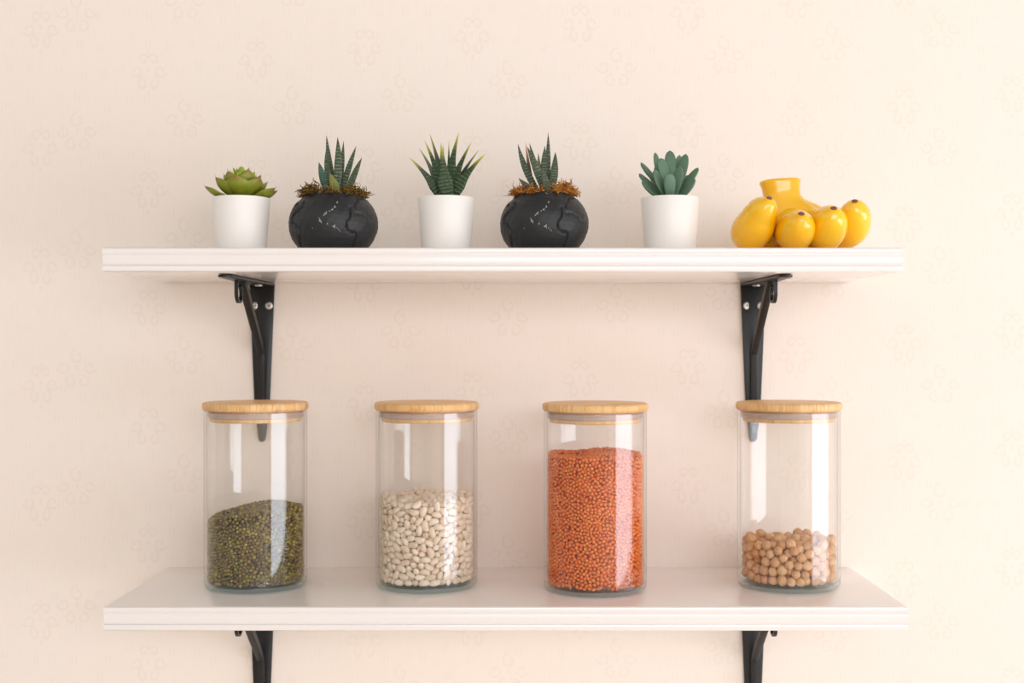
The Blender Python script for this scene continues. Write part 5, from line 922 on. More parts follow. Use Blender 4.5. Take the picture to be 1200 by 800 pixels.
def pour(jar, data, me, mats, n_show, name, label, cat, group, rest_name, rest_label, zoff, squeeze):
    """n_show grains as things of their own, what lies behind them as one mass"""
    base = Vector(jar.location); base.z += zoff
    n0 = len(me.vertices); co = np.empty(n0*3); me.vertices.foreach_get('co', co); co = co.reshape(-1, 3)
    me.materials.append(mats[0])
    Vs, Fs = [], []
    fc = []
    for p in me.polygons:
        vs = list(p.vertices)
        if len(vs) == 4: fc += [(vs[0], vs[1], vs[2]), (vs[0], vs[2], vs[3])]
        else: fc.append(tuple(vs))
    fc = np.array(fc)
    for i, r in enumerate(data):
        q = Quaternion(r[3:7]/200.0).normalized(); l = r[:3]/200.0*.01*np.array([squeeze, squeeze, 1]); s = r[7]/100.0
        if i < n_show:
            o = bpy.data.objects.new(name, me)
            o.location = base+Vector(l); o.rotation_mode = 'QUATERNION'; o.rotation_quaternion = q; o.scale = (s, s, s)
            C.objects.link(o); tag(o, label, cat, group)
        else:
            R = np.array(q.to_matrix())
            Fs.append(fc+len(Vs)*n0); Vs.append(co@R.T*s+np.array(base)+l)
    if Vs:
        o = mesh_np(rest_name, np.concatenate(Vs), np.concatenate(Fs), [mats[1]])
        tag(o, rest_label, cat, None, 'stuff')

CH = [(214, 160, 112), (226, 178, 128), (232, 188, 142), (206, 150, 100), (222, 172, 124)]
BN = [(236, 214, 190), (242, 224, 204), (230, 204, 176), (244, 230, 212), (234, 210, 184)]
pour(JAR[3], unpack(CHICK), chickpea_mesh(), (grain_mat('chickpea_skin', CH, .5, False, .35, .25), grain_mat('chickpea_skin_mass', CH, .5, True, .35, .25)),
     N_CHICK, 'chickpea', 'beige chickpea in the rightmost glass jar', 'chickpea', 'chickpeas in the glass jar',
     'chickpeas', 'inner chickpeas behind those against the glass of the rightmost jar', JB+.0022, .962)
pour(JAR[1], unpack(BEAN), bean_mesh(), (grain_mat('white_bean_skin', BN, .32, False, .5), grain_mat('white_bean_skin_mass', BN, .32, True, .5)),
     N_BEAN, 'white_bean', 'cream white bean in the second glass jar from left', 'bean', 'white beans in the glass jar',
     'white_beans', 'inner white beans behind those against the glass of the second jar', JB+.0022, .975)

def relax(P, per, d, it, lim):
    """push points in a rectangle (periodic in u) apart to spacing d"""
    n = len(P)
    for k in range(it):
        kd = kdtree.KDTree(n*1)
        for i in range(n): kd.insert((P[i, 0], P[i, 1], 0), i)
        kd.balance()
        D = np.zeros_like(P)
        for i in range(n):
            for co, j, dist in kd.find_range((P[i, 0], P[i, 1], 0), d):
                if j != i and dist > 1e-9:
                    w = (d-dist)*.36/dist
                    D[i, 0] += (P[i, 0]-co[0])*w; D[i, 1] += (P[i, 1]-co[1])*w
        P += D
        if per: P[:, 0] %= per
        P[:, 1] = np.clip(P[:, 1], *lim(P[:, 0]))
    return P
def ico(sub):
    bm = bmesh.new(); bmesh.ops.create_icosphere(bm, subdivisions=sub, radius=1)
    V = np.array([v.co[:] for v in bm.verts]); Fc = np.array([[v.index for v in f.verts] for f in bm.faces]); bm.free()
    return V, Fc
def fill(jar, d, top, flat, cols, dark, name, label, cat):
    """small grains heaped against the glass and over the top, about a solid core darkened as shade for the gaps"""
    r = d/2; R1 = RI-r-.0006; z0 = JB+.0011+r
    per = 2*PI*R1
    V0, F0 = ico(2)
    pts = []
    for layer, (Rl, cover) in enumerate(((R1, .99), (R1-d*.70, .92))):
        per = 2*PI*Rl
        def lim(u): return (np.full_like(u, z0), top(Rl*np.cos(u/Rl), Rl*np.sin(u/Rl))-r)
        hm = .5*(lim(np.linspace(0, per, 60))[1].mean()-z0)*2
        n = int(per*hm/(d*d*.866)*cover)
        P = np.stack([rng.uniform(0, per, n), rng.uniform(z0, z0+hm, n)], 1)
        hi = lim(P[:, 0])[1]; P[:, 1] = z0+(P[:, 1]-z0)/hm*(hi-z0)
        P = relax(P, per, d*(1.0 if layer == 0 else .98), 16 if layer == 0 else 5, lim)
        jit = rng.uniform(-.35, .05, n)*r if layer == 0 else rng.uniform(-.5, .5, n)*r
        rr = Rl+jit
        pts.append(np.stack([rr*np.cos(P[:, 0]/Rl), rr*np.sin(P[:, 0]/Rl), P[:, 1]], 1))
    n = int(PI*(R1-r)**2/(d*d*.866)*.88)
    a = rng.uniform(0, 2*PI, n); q = np.sqrt(rng.uniform(0, 1, n))*(R1-r)
    P = np.stack([q*np.cos(a), q*np.sin(a)], 1)
    P = relax(P, None, d, 10, lambda u: (-1, 1))
    P = P[np.hypot(P[:, 0], P[:, 1]) < R1]
    pts.append(np.stack([P[:, 0], P[:, 1], top(P[:, 0], P[:, 1])-r+rng.uniform(-.5, .45, len(P))*r], 1))
    pts = np.concatenate(pts); n = len(pts)
    ax = rng.normal(size=(n, 3)); ax /= np.linalg.norm(ax, axis=1)[:, None]
    s = r*rng.uniform(.9, 1.06, n)
    Vv = V0[None]*s[:, None, None]
    h = (Vv*ax[:, None, :]).sum(2, keepdims=True)
    Vv = Vv-h*ax[:, None, :]*(1-flat)
    Vv += pts[:, None, :]
    Fv = (F0[None]+(np.arange(n)*len(V0))[:, None, None]).reshape(-1, 3)
    # solid core, coloured darker to stand for shade between the grains
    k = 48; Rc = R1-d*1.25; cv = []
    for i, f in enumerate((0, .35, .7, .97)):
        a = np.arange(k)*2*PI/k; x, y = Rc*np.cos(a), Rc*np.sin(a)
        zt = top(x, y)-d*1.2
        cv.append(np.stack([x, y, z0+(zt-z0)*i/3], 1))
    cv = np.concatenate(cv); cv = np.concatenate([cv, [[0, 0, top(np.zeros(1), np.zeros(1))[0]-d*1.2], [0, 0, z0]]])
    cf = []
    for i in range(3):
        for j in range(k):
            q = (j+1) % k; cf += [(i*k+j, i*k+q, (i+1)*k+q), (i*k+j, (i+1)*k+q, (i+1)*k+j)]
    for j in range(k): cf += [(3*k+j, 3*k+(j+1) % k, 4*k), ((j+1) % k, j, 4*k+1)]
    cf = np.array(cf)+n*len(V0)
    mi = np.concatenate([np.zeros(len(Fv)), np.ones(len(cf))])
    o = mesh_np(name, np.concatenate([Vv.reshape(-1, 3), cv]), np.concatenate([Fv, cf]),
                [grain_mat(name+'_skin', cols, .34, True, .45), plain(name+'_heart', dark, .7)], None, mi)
    o.location = jar.location
    return tag(o, label, cat, None, 'stuff')
def top_mung(x, y): return .0838+.060*(x*.75+y*.55)+.0020*np.sin(70*x+1)+.0012*np.sin(110*y)-2.2*np.square(np.minimum(x+.012, 0))*2.2
def top_lent(x, y): return .1475+.02*y+.012*x+.0012*np.sin(90*x)+.001*np.sin(120*y)-1.0*(x*x+y*y)
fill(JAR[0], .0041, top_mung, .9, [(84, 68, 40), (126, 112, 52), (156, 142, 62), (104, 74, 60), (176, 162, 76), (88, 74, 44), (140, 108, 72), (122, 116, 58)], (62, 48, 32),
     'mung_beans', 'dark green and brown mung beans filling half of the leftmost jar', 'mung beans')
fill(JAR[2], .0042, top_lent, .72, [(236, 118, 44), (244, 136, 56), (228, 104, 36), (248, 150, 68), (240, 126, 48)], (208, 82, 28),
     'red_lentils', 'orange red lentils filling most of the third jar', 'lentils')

# ------------------------------------------------------------------ plants
PXM = 1.27/F     # metres per pixel where the pots stand
def leaf(parent, base, tip, width, thick, mat, bow=(0, 0, 0), face=None, shape='awl', n=18, m=12, cup=.0, name='leaf', mucro=False):
    """base, tip in metres in the plant's frame; bow pushes the middle; face = where the upper side looks"""
    a, c = Vector(base), Vector(tip)
    mid = (a+c)/2+Vector(bow)*1.0
    P = bez(a, mid, c, n); _, T = frames(P)
    f = Vector(face) if face else Vector((0, 0, 1))
    rs = []
    for i, (p, t) in enumerate(zip(P, T)):
        s = i/n
        side = t.cross(f)
        if side.length < 1e-4: side = t.orthogonal()
        side.normalize(); nn = side.cross(t).normalized()
        if shape == 'awl':  w = .78+.22*math.sin(PI*s/.7) if s < .35 else 1-((s-.35)/.65)**2.0
        elif shape == 'tail': w = .80+.55*s if s < .3 else (.965*((1-s)/.7)**1.08*(1-.25*math.sin(PI*(s-.3)/.7))+.028)
        elif shape == 'plump': w = .45+.55*math.sin(PI*min(1, s/.62)/2) if s < .62 else max(0, 1-((s-.62)/.38)**2.3)**.5
        elif shape == 'spoon': w = .42+.58*math.sin(PI*min(1, s/.68)/2)**1.5 if s < .68 else max(0, 1-((s-.68)/.32)**1.45)**.85
        w = max(w, .03)
        hw = width/2*w; ht = thick/2*(w**.7)*(1 if s < .8 else .9)
        q = []
        for k in range(m):
            an = 2*PI*k/m; cx, cy = math.cos(an), math.sin(an)
            up = cy*ht*(.35 if cy > 0 else 1.0) + cup*hw*cx*cx
            q.append(p+side*(hw*cx)+nn*up)
        rs.append(q)
    if mucro:
        t = T[-1]; rs.append([P[-1]+t*.0022+Vector(mucro)*.0012+(v-P[-1])*.12 for v in rs[-1]])
    bm = bmesh.new(); rings(bm, rs, uv=True)
    return obj(name, bm, mat, parent)
def white_pot(parent, rt, rb, h):
    bm = bmesh.new(); w = .0016
    lathe(bm, [(0, 0.0002), (rb-.002, .0002), (rb-.0006, .0003), (rb, .0012), (rt, h-.0008), (rt-.0004, h), (rt-w+.0004, h), (rt-w, h-.0008), (rt-w-.001, h-.012), (0, h-.012)], 96)
    return obj('flower_pot', bm, M['pot_white'], parent, sharp=50)
def soil(parent, r, z, mound=.002):
    bm = bmesh.new(); pr = [(0, z+mound), (r*.5, z+mound*.8), (r*.9, z+mound*.2), (r, z), (r, z-.006), (0, z-.006)]
    lathe(bm, pr, 40); return obj('potting_soil', bm, M['soil'], parent)
GR = 'potted succulents on the upper shelf'
DP = 1.27
def plant(px, name, label, d=DP):
    return thing(name, label, 'potted plant', (X(px, d), Y(d), ZU+.0002), 0, GR)
def L(px, py, cx, dy=0.):   # photo pixel -> plant frame, at depth dy behind the pot's axis
    k = (DP+dy)/F
    return ((px-CX)*k-(cx-CX)*PXM, dy, Z(py, DP+dy)-ZU-.0002)
HP = Z(228.6, DP-.028)-ZU    # white pots' height

# 1 light green rosette
M['eche'] = leaf_mat('light_green_leaf', (134, 142, 40), (150, 100, 60), (152, 118, 62), None, .42, .72)
M['eche_heart'] = leaf_mat('bright_green_leaf', (156, 178, 46), (150, 150, 50), None, None, .42, .8)
t = plant(283, 'potted_rosette_succulent', 'light green rosette succulent in a white pot, leftmost plant on the upper shelf')
white_pot(t, .0298, .0258, HP); soil(t, .0275, HP-.006)
c0 = Vector((0, 0, HP-.0035))
RING = ((( -12, 14, 52, 128, 168, 196), 22, .0335, .0200, .006, .0000), ((-90, -30, 30, 90, 150, 210), 44, .0325, .0265, .005, .0020),
        ((-58, 2, 62, 122, 182, 238), 55, .0285, .0215, .004, .0060), ((-90, -30, 30, 90, 150, 210), 66, .0240, .0155, .003, .0100))
for ring, (azs, el, ln, wd, r0, zz) in enumerate(RING):
    for az in azs:
        az = math.radians(az+random.uniform(-5, 5)); e = math.radians(el+random.uniform(-4, 4)); ll = ln*random.uniform(.93, 1.05)
        h = Vector((math.cos(az), math.sin(az), 0)); up = Vector((0, 0, 1))
        b0 = c0+h*r0+up*zz; dirv = h*math.cos(e)+up*math.sin(e)
        face = -h*math.sin(e)+up*math.cos(e)
        leaf(t, b0, b0+dirv*ll, wd, .0052, M['eche'] if ring < 3 else M['eche_heart'], tuple(-face*.0042), tuple(face), 'spoon', 14, 12, .30, mucro=tuple(up))
for k in range(9):
    az = 2*PI*k/9+.2; e = math.radians(62+random.uniform(-12, 14)); h = Vector((math.cos(az), math.sin(az), 0)); up = Vector((0, 0, 1))
    b0 = c0+h*.0015+up*(.021+.001*(k % 3)); dirv = h*math.cos(e)+up*math.sin(e); face = -h*math.sin(e)+up*math.cos(e)
    leaf(t, b0, b0+dirv*random.uniform(.0115, .0145), .0068, .003, M['eche_heart'], tuple(-face*.0012), tuple(face), 'spoon', 10, 8, .25, mucro=tuple(up))
bm = bmesh.new(); lathe(bm, [(0, .022), (.0026, .0225), (.0036, .029), (.0034, .0335), (.0022, .0362), (0, .0368)], 16)
o = obj('bud', bm, M['eche_heart'], t); o.location = c0

# haworthias
M['haw'] = leaf_mat('striped_green_leaf', (66, 80, 56), (80, 70, 58), None, (146, 156, 134), .42, .82, 16)
M['haw_blue'] = leaf_mat('bluish_green_leaf', (58, 84, 66), (96, 82, 66), None, (116, 150, 144), .38, .86, 14)
M['haw_old'] = leaf_mat('yellowing_leaf', (122, 124, 52), (130, 120, 62), None, (160, 160, 110), .45, .85, 10)
M['haw_dead'] = leaf_mat('dry_brown_leaf', (104, 66, 38), (196, 150, 132), None, None, .7, .5)
M['haw_yel'] = leaf_mat('dark_green_yellow_tipped_leaf', (46, 66, 36), (190, 190, 52), None, (98, 126, 88), .36, .64, 15)
M['haw_brn'] = leaf_mat('olive_green_leaf', (70, 82, 62), (164, 156, 62), None, None, .4, .6)
M['plump'] = leaf_mat('grey_green_leaf', (92, 122, 98), (92, 112, 86), None, None, .45, .92)
M['plump_pale'] = leaf_mat('pale_grey_green_leaf', (128, 154, 124), (120, 140, 112), None, None, .45, .92)

t = plant(522.7, 'potted_zebra_succulent', 'dark green spiky succulent with yellow leaf tips in a white pot')
white_pot(t, .0298, .0258, HP); soil(t, .0275, HP-.006)
def spiky(t, cx, rows, shape):
    for (tx, ty, bx, by, w, bd, td, m, bw) in rows:
        a = L(bx, by, cx, bd); c = L(tx, ty, cx, td)
        dx = Vector((c[0]-a[0], 0, c[2]-a[2])).normalized()
        side = Vector((-dx.z, 0, dx.x))   # to the left of the run
        face = Vector((0, -1, .25)) if td <= bd+.004 else Vector((-dx.x*.2, -.75, .7))
        bow = side*bw*PXM
        leaf(t, a, c, w*PXM*(.94 if shape == 'awl' else 1.2), w*PXM*.66, M[m], tuple(bow), tuple(face), shape, 22, 12, .10)
spiky(t, 522.7, [
    (479.5, 184.5, 519, 234, 11, -.004, -.012, 'haw_yel', -5), (491.5, 174, 518, 232, 9, .006, .010, 'haw_brn', -5),
    (497.5, 164.5, 519, 228, 11, .002, .016, 'haw_yel', -4), (503.7, 157.5, 521, 226, 9.5, .008, .026, 'haw_brn', -3),
    (517.0, 167.5, 524.5, 233, 16, -.012, -.020, 'haw_yel', 1.5), (519.5, 168, 521.5, 224, 6, .008, .012, 'haw_yel', 1),
    (526, 164, 526, 224, 5.5, .010, .022, 'haw_yel', 0), (537.7, 155.5, 526, 226, 13, .002, .012, 'haw_yel', 4),
    (552.5, 166.5, 527, 228, 11, 0, .010, 'haw_yel', 4), (561, 176, 529, 231, 9, .006, .012, 'haw_brn', 5),
    (568.7, 180.5, 528, 235, 13, -.006, -.012, 'haw_yel', 6), (510, 180, 520, 230, 9, .012, .03, 'haw_yel', -2), (545, 178, 526, 230, 9, .012, .03, 'haw_yel', 2)], 'tail')

# round black pots
def world_pot():
    R = [(0, 0), (.0325, 0), (.0335, .0006), (.0342, .0030), (.0368, .0060), (.0420, .0130), (.0449, .0210), (.0457, .0295), (.0446, .0383), (.0410, .0465), (.0368, .0525), (.0318, .0575), (.0300, .0594), (.0290, .0606)]
    # finer profile
    prof = []
    for (a, b), (c, d) in zip(R[2:-1], R[3:]):
        for i in range(6): prof.append((a+(c-a)*i/6, b+(d-b)*i/6))
    prof.append(R[-1])
    prof = np.array(prof)
    for _ in range(3): prof[1:-1] = (prof[:-2]+2*prof[1:-1]+prof[2:])/4
    n = 540; K = len(prof)
    # coast lines in (degrees from the front, height in mm)
    lands = [
        [(33, -2), (33.5, 8), (33, 15), (31, 17.6), (24, 18.2), (19, 20), (16.5, 24), (17, 28), (20, 31.5), (23, 34), (22.5, 37), (24, 40), (22, 43), (27, 44.5), (30, 42.5),
         (32, 47), (36, 48), (42, 53), (70, 56), (120, 55), (160, 50), (166, 42), (150, 38), (138, 33), (128, 27), (120, 24), (112, 30), (104, 27), (97, 20), (92, 29), (84, 32), (75, 26), (68, 18), (63, 8), (58, -2)],
        [(-66, 46), (-52, 50), (-48, 46), (-56, 41), (-64, 38), (-70, 34), (-68, 29), (-60, 27), (-54, 22), (-53, 17), (-58, 11), (-66, 6), (-72, -2), (-96, -2), (-92, 10), (-94, 20), (-86, 28), (-100, 33), (-112, 40), (-122, 47), (-130, 52), (-90, 54)],
        [(120, 6), (140, 4), (148, 9), (146, 16), (134, 19), (122, 15)]]
    lakes = [[(27, 36), (33, 37.2), (42, 36.0), (51, 33.6), (55, 29), (52, 31), (48, 34.2), (40, 37.6), (34, 38.6), (28, 38.2)]]
    lon = np.linspace(-180, 180, n, endpoint=False)
    zz = prof[:, 1]*1000
    LO, ZZ = np.meshgrid(lon, zz)
    kx = .80                                           # mm per degree
    wob = np.sin(LO*.55+ZZ*.8)*.35+np.sin(LO*1.3-ZZ*1.7)*.3
    def inside(poly):
        res = np.zeros(LO.shape, bool); dist = np.full(LO.shape, 99.)
        for (x1, y1), (x2, y2) in zip(poly, poly[1:]+poly[:1]):
            c = ((y1 > ZZ) != (y2 > ZZ)) & (LO < (x2-x1)*(ZZ-y1)/((y2-y1) or 1e-9)+x1)
            res ^= c
            ax, ay, bx, by = x1*kx, y1, x2*kx, y2
            L2 = (bx-ax)**2+(by-ay)**2
            tt = np.clip(((LO*kx-ax)*(bx-ax)+(ZZ-ay)*(by-ay))/L2, 0, 1)
            dist = np.minimum(dist, np.hypot(LO*kx-ax-tt*(bx-ax), ZZ-ay-tt*(by-ay)))
        return res, dist
    disp = np.zeros(LO.shape)
    for p in lands:
        i, d = inside(p)
        sd = np.where(i, d, -d)+wob*.7
        disp += .0011*np.clip((sd+.1)/.5, 0, 1)
        disp -= .0019*np.exp(-((sd+.5)/.6)**2)
    for p in lakes:
        i, d = inside(p); disp -= .0016*np.exp(-(d/.55)**2)
    fade = np.clip((zz-1.5)/3, 0, 1)*np.clip((58-zz)/3, 0, 1)
    disp *= fade[:, None]
    disp += .00022*np.sin(LO*.31+ZZ*.5)*np.sin(LO*.17-ZZ*.9)*fade[:, None]
    # chipped pale flecks along the mid ocean ridge
    ridge = [(5, 48), (4.5, 44), (0, 41), (-7, 38), (-14, 33.5), (-20, 30), (-16, 27), (-10, 25.5), (-4, 24.5), (1, 22), (6, 19)]
    dist = np.full(LO.shape, 99.)
    for (x1, y1), (x2, y2) in zip(ridge, ridge[1:]):
        ax, ay, bx, by = x1*kx, y1, x2*kx, y2
        tt = np.clip(((LO*kx-ax)*(bx-ax)+(ZZ-ay)*(by-ay))/((bx-ax)**2+(by-ay)**2), 0, 1)
        dist = np.minimum(dist, np.hypot(LO*kx-ax-tt*(bx-ax), ZZ-ay-tt*(by-ay)))
    rr = np.random.default_rng(4).random(LO.shape)
    for _ in range(2): rr = (rr+np.roll(rr, 1, 1)+np.roll(rr, 1, 0)+np.roll(rr, -1, 1))/4
    rr = (rr-rr.mean())/rr.std()
    fleck = (rr > np.where(dist < .75, .15, np.where(dist < 1.8, 2.0, 3.1)))
    rad = prof[:, 0][:, None]+disp
    an = np.radians(LO)-PI/2
    V = np.stack([rad*np.cos(an), rad*np.sin(an), np.broadcast_to(prof[:, 1][:, None], LO.shape)], 2).reshape(-1, 3)
    i, j = np.meshgrid(np.arange(K-1), np.arange(n), indexing='ij')
    j2 = (j+1) % n
    Fc = np.stack([i*n+j, i*n+j2, (i+1)*n+j2, (i+1)*n+j], 2).reshape(-1, 4)
    mi = (fleck[:-1, :]).reshape(-1).astype(int)
    # underside, rim and well
    ex = []; ef = []; nv = len(V)
    a = np.radians(lon)-PI/2
    def ring(r, z): ex.append(np.stack([r*np.cos(a), r*np.sin(a), np.full(n, z)], 1)); return nv+(len(ex)-1)*n+np.arange(n)
    def band(p, q): k = np.roll(np.arange(n), -1); ef.append(np.stack([p, p[k], q[k], q], 1))
    b0 = np.arange(n); b1 = ring(.0325, .0002); b2 = ring(.004, .0002); band(b1, b0); band(b2, b1)
    t0 = (K-1)*n+np.arange(n); t1 = ring(.0284, .0610); t2 = ring(.0276, .0606); t3 = ring(.0272, .0560); t4 = ring(.004, .0560)
    band(t0, t1); band(t1, t2); band(t2, t3); band(t3, t4)
    ee = np.concatenate(ef)
    return np.concatenate([V]+ex), np.concatenate([Fc, ee]), np.concatenate([mi, np.zeros(len(ee))])
M['stone'] = plain('black_cast_stone', (35, 36, 37), .48, spec=.45, var=.22, scale=260, bump=.25)
M['chip'] = plain('pale_chipped_stone', (150, 148, 144), .7, var=.3, scale=300)
PV, PF, PMI = world_pot()
def moss(parent, seed, cols, zr, lop, n=900):
    """tangled dry strands over the mouth of the pot"""
    r_ = random.Random(seed); bm = bmesh.new()
    for k in range(n):
        a = r_.uniform(0, 2*PI); r = math.sqrt(r_.uniform(.02, 1))*.0335; up = 0.
        if lop and r_.random() < .55:
            a, h = r_.choice(lop); a += r_.gauss(0, .45); r = r_.uniform(.015, .034); up = h*r_.random()*(1-abs(r-.023)/.016)
        p = Vector((r*math.cos(a), r*math.sin(a), zr-.0015+max(0, up)+.0028*r_.random()))
        d = Vector((math.cos(a)*.4*r/.03+r_.uniform(-1, 1), math.sin(a)*.4*r/.03+r_.uniform(-1, 1), r_.uniform(-.4, .8))).normalized()
        pts = [p]; st = r_.uniform(.0010, .0019)*(2.1 if k % 45 == 0 else 1)
        for q in range(6):
            d = (d+Vector((r_.uniform(-.9, .9), r_.uniform(-.9, .9), r_.uniform(-.7, .6)))).normalized()
            if (p+d*st).z < zr-.003: d.z = abs(d.z)
            p = p+d*st; pts.append(p)
        w = r_.uniform(.00040, .00085)*(.45 if k % 45 == 0 else 1)
        tube(bm, pts, [w*(1-.1*i) for i in range(len(pts))], 5)
    bmesh.ops.create_icosphere(bm, subdivisions=3, radius=1, matrix=Matrix.Translation((0, 0, zr-.003)) @ Matrix.Diagonal((.0255, .0255, .0045, 1)))
    for a, h in lop:
        bmesh.ops.create_icosphere(bm, subdivisions=2, radius=1, matrix=Matrix.Translation((.020*math.cos(a), .020*math.sin(a), zr-.002)) @ Matrix.Diagonal((.0085, .0085, h*.75, 1)))
    return obj('moss', bm, grain_mat('dry_moss', cols, .8, True, .2), parent)
t2 = plant(391, 'potted_haworthia', 'upright striped succulent in brown green moss in a round black pot, left one of two')
o = mesh_np('round_pot', PV, PF, [M['stone'], M['chip']], t2, PMI); o.rotation_euler = (0, 0, math.radians(9))
o1 = o
moss(t2, 3, [(92, 58, 26), (120, 84, 34), (146, 118, 44), (104, 92, 36), (76, 46, 22), (150, 112, 60)], .0606, ((-.35, .008), (PI+.25, .011), (.5, .007), (PI-.5, .008)))
spiky(t2, 391, [
    (382.6, 158.5, 391, 216, 7, .008, .012, 'haw', 2), (395.5, 160.5, 394, 226, 10.5, -.004, -.002, 'haw', -3.5), (402.6, 165, 398, 222, 6.5, .008, .010, 'haw', -1),
    (382.5, 173.5, 388, 222, 8, .003, .002, 'haw', 3), (373.7, 190, 385, 226, 10.5, -.010, -.018, 'haw_blue', 1), (417.5, 171, 400, 226, 8, 0, .004, 'haw', 1),
    (424.2, 184.5, 407, 226, 8.5, -.003, -.006, 'haw', 1), (386.3, 203, 395, 228, 11, -.016, -.020, 'haw_old', -1)], 'awl')
t4 = plant(638, 'potted_haworthia', 'slanting striped succulent in golden moss in a round black pot, right one of two')
o = o1.copy(); C.objects.link(o); o.parent = t4; o.rotation_euler = (0, 0, 0)
moss(t4, 8, [(150, 92, 36), (186, 120, 46), (206, 146, 62), (120, 72, 34), (176, 104, 44), (214, 160, 84)], .0606, ((-.35, .013), (.35, .012), (PI+.2, .008), (PI-.4, .009)))
spiky(t4, 638, [
    (607, 168.5, 630, 224, 8.5, .004, .006, 'haw', 6), (617.8, 172, 640, 226, 11, -.008, -.010, 'haw', -1), (620.4, 167.5, 636, 222, 7, .006, .012, 'haw', 1),
    (630.8, 179, 635, 222, 5.5, .004, .006, 'haw_old', 1), (642.4, 155.5, 641, 222, 7, .006, .010, 'haw', -1), (638.5, 171, 638, 224, 10, 0, .002, 'haw', 1),
    (650.8, 178, 645, 226, 10.5, -.004, -.004, 'haw', -3), (635.5, 197, 646, 228, 10, -.014, -.020, 'haw', 3), (607.8, 208.7, 628, 224, 8, -.008, -.014, 'haw', 3),
    (616, 166.5, 626, 226, 4.5, .008, .010, 'haw_dead', 2)], 'awl')

# grey green plump leaves
t = plant(785.2, 'potted_plump_succulent', 'grey green succulent with plump oval leaves in a white pot, rightmost plant')
white_pot(t, .0308, .0268, HP); soil(t, .0285, HP-.006)
for (tx, ty, bx, by, w, bd, td, m) in (
    (767.6, 178.5, 777, 224, 8, .006, .012, 'plump'), (751, 190.3, 779, 222, 10, .002, .006, 'plump'), (748.8, 203.5, 778, 228, 10, 0, -.004, 'plump'),
    (752.5, 211.5, 775, 232, 11, -.006, -.010, 'plump'), (785, 176.3, 787, 222, 13.5, .006, .012, 'plump'), (774.0, 185.2, 785, 224, 15.5, -.004, -.010, 'plump'),
    (766.8, 198.8, 780, 230, 12.5, -.010, -.020, 'plump'), (784.2, 202.8, 785.6, 234, 14, -.014, -.024, 'plump'), (796.5, 181.5, 789, 222, 9, .008, .016, 'plump_pale'),
    (803.8, 180.3, 792, 226, 12.5, .004, .008, 'plump'), (797, 195, 791, 230, 11, -.006, -.012, 'plump'), (818.2, 196.3, 791, 229, 11, 0, .002, 'plump'),
    (813.8, 208, 793, 234, 13, -.006, -.012, 'plump'), (762, 206, 780, 226, 9, .010, .022, 'plump_pale'), (806, 205, 790, 228, 10, .010, .024, 'plump'), (768, 195, 780, 222, 9, .010, .02, 'plump_pale')):
    a = Vector(L(bx, by, 785.2, bd)); c = Vector(L(tx, ty, 785.2, td)); ax = (c-a).normalized()
    face = Vector((-ax.x*.8, -.7, .6)) if td < .001 else Vector((-ax.x*.8, -.6, .6))
    leaf(t, a, c, w*PXM*1.06, w*PXM*.72, M[m], tuple(Vector((0, 0, -1))*abs(ax.x)*.003), tuple(face), 'plump', 20, 16, .04)

# ------------------------------------------------------------------ ceramic bananas
def ceramic(name, c0, c1):
    b = NB(name); n = b.noise(b.coord(), 18, 2)
    return b.pbr(b.mix(b.ramp(n, .3, .7), lin(c0), lin(c1)), .22, 0, .5, None, Coat_Weight=.5, Coat_Roughness=.06)
M['ceramic'] = ceramic('yellow_glazed_ceramic', (250, 186, 8), (252, 200, 24))
M['tip'] = plain('brown_glaze', (128, 70, 40), .4)
BX = 938
t = thing('banana_bunch', 'glossy yellow ceramic bunch of bananas at the right end of the upper shelf', 'ornament', (X(BX, DP), Y(DP), ZU+.0002))
def B(px, py, dy): return L(px, py, BX, dy)
def banana(path):
    """path of (px, py, depth, radius px)"""
    P = [Vector(B(a, b_, c)) for a, b_, c, _ in path]; R = [r*1.05*PXM for *_, r in path]
    # Catmull-Rom refine
    PP, RR = [], []
    for i in range(len(P)-1):
        p0, p1, p2, p3 = P[max(i-1, 0)], P[i], P[i+1], P[min(i+2, len(P)-1)]
        r0, r1, r2, r3 = R[max(i-1, 0)], R[i], R[i+1], R[min(i+2, len(P)-1)]
        for k in range(7):
            s = k/7
            f = lambda a, b_, c, d: .5*(2*b_+(c-a)*s+(2*a-5*b_+4*c-d)*s*s+(3*b_-a-3*c+d)*s**3)
            PP.append(f(p0, p1, p2, p3)); RR.append(max(.0005, f(r0, r1, r2, r3)))
    PP.append(P[-1]); RR.append(R[-1])
    # rounded end
    bm = bmesh.new(); tube(bm, PP, RR, 28)
    for v in bm.verts: v.co.z = max(v.co.z, .0003) if v.co.z < .0003 else v.co.z
    o = obj('banana', bm, M['ceramic'], t)
    e = PP[-1]; d = (PP[-1]-PP[-4]).normalized()
    bm = bmesh.new(); n = 10
    lathe(bm, [(0, -.002), (.0033, -.002), (.0034, .0002), (.0026, .0009), (.0013, .0007), (0, .0004)], n)
    q = d.to_track_quat('Z', 'Y')
    for v in bm.verts: v.co = q @ v.co + e
    k = obj('banana_tip', bm, M['tip'], o, sharp=40); k['label'] = 'brown banana tip'
    return o
banana([(917, 240, .022, 9), (900, 256, .018, 16), (884, 271, .006, 21), (880, 272, -.004, 22.5), (885, 264, -.015, 22), (891, 252, -.024, 19), (896.5, 243, -.032, 15.5), (900, 236.5, -.037, 10), (901.5, 232, -.0395, 4)])
banana([(922, 240, .022, 9), (925, 258, .012, 17), (929, 271, -.004, 20.5), (931, 272, -.020, 21.5), (934, 266, -.034, 20), (936.5, 259.5, -.044, 16), (938.3, 254, -.0495, 10), (939, 250.5, -.052, 4)])
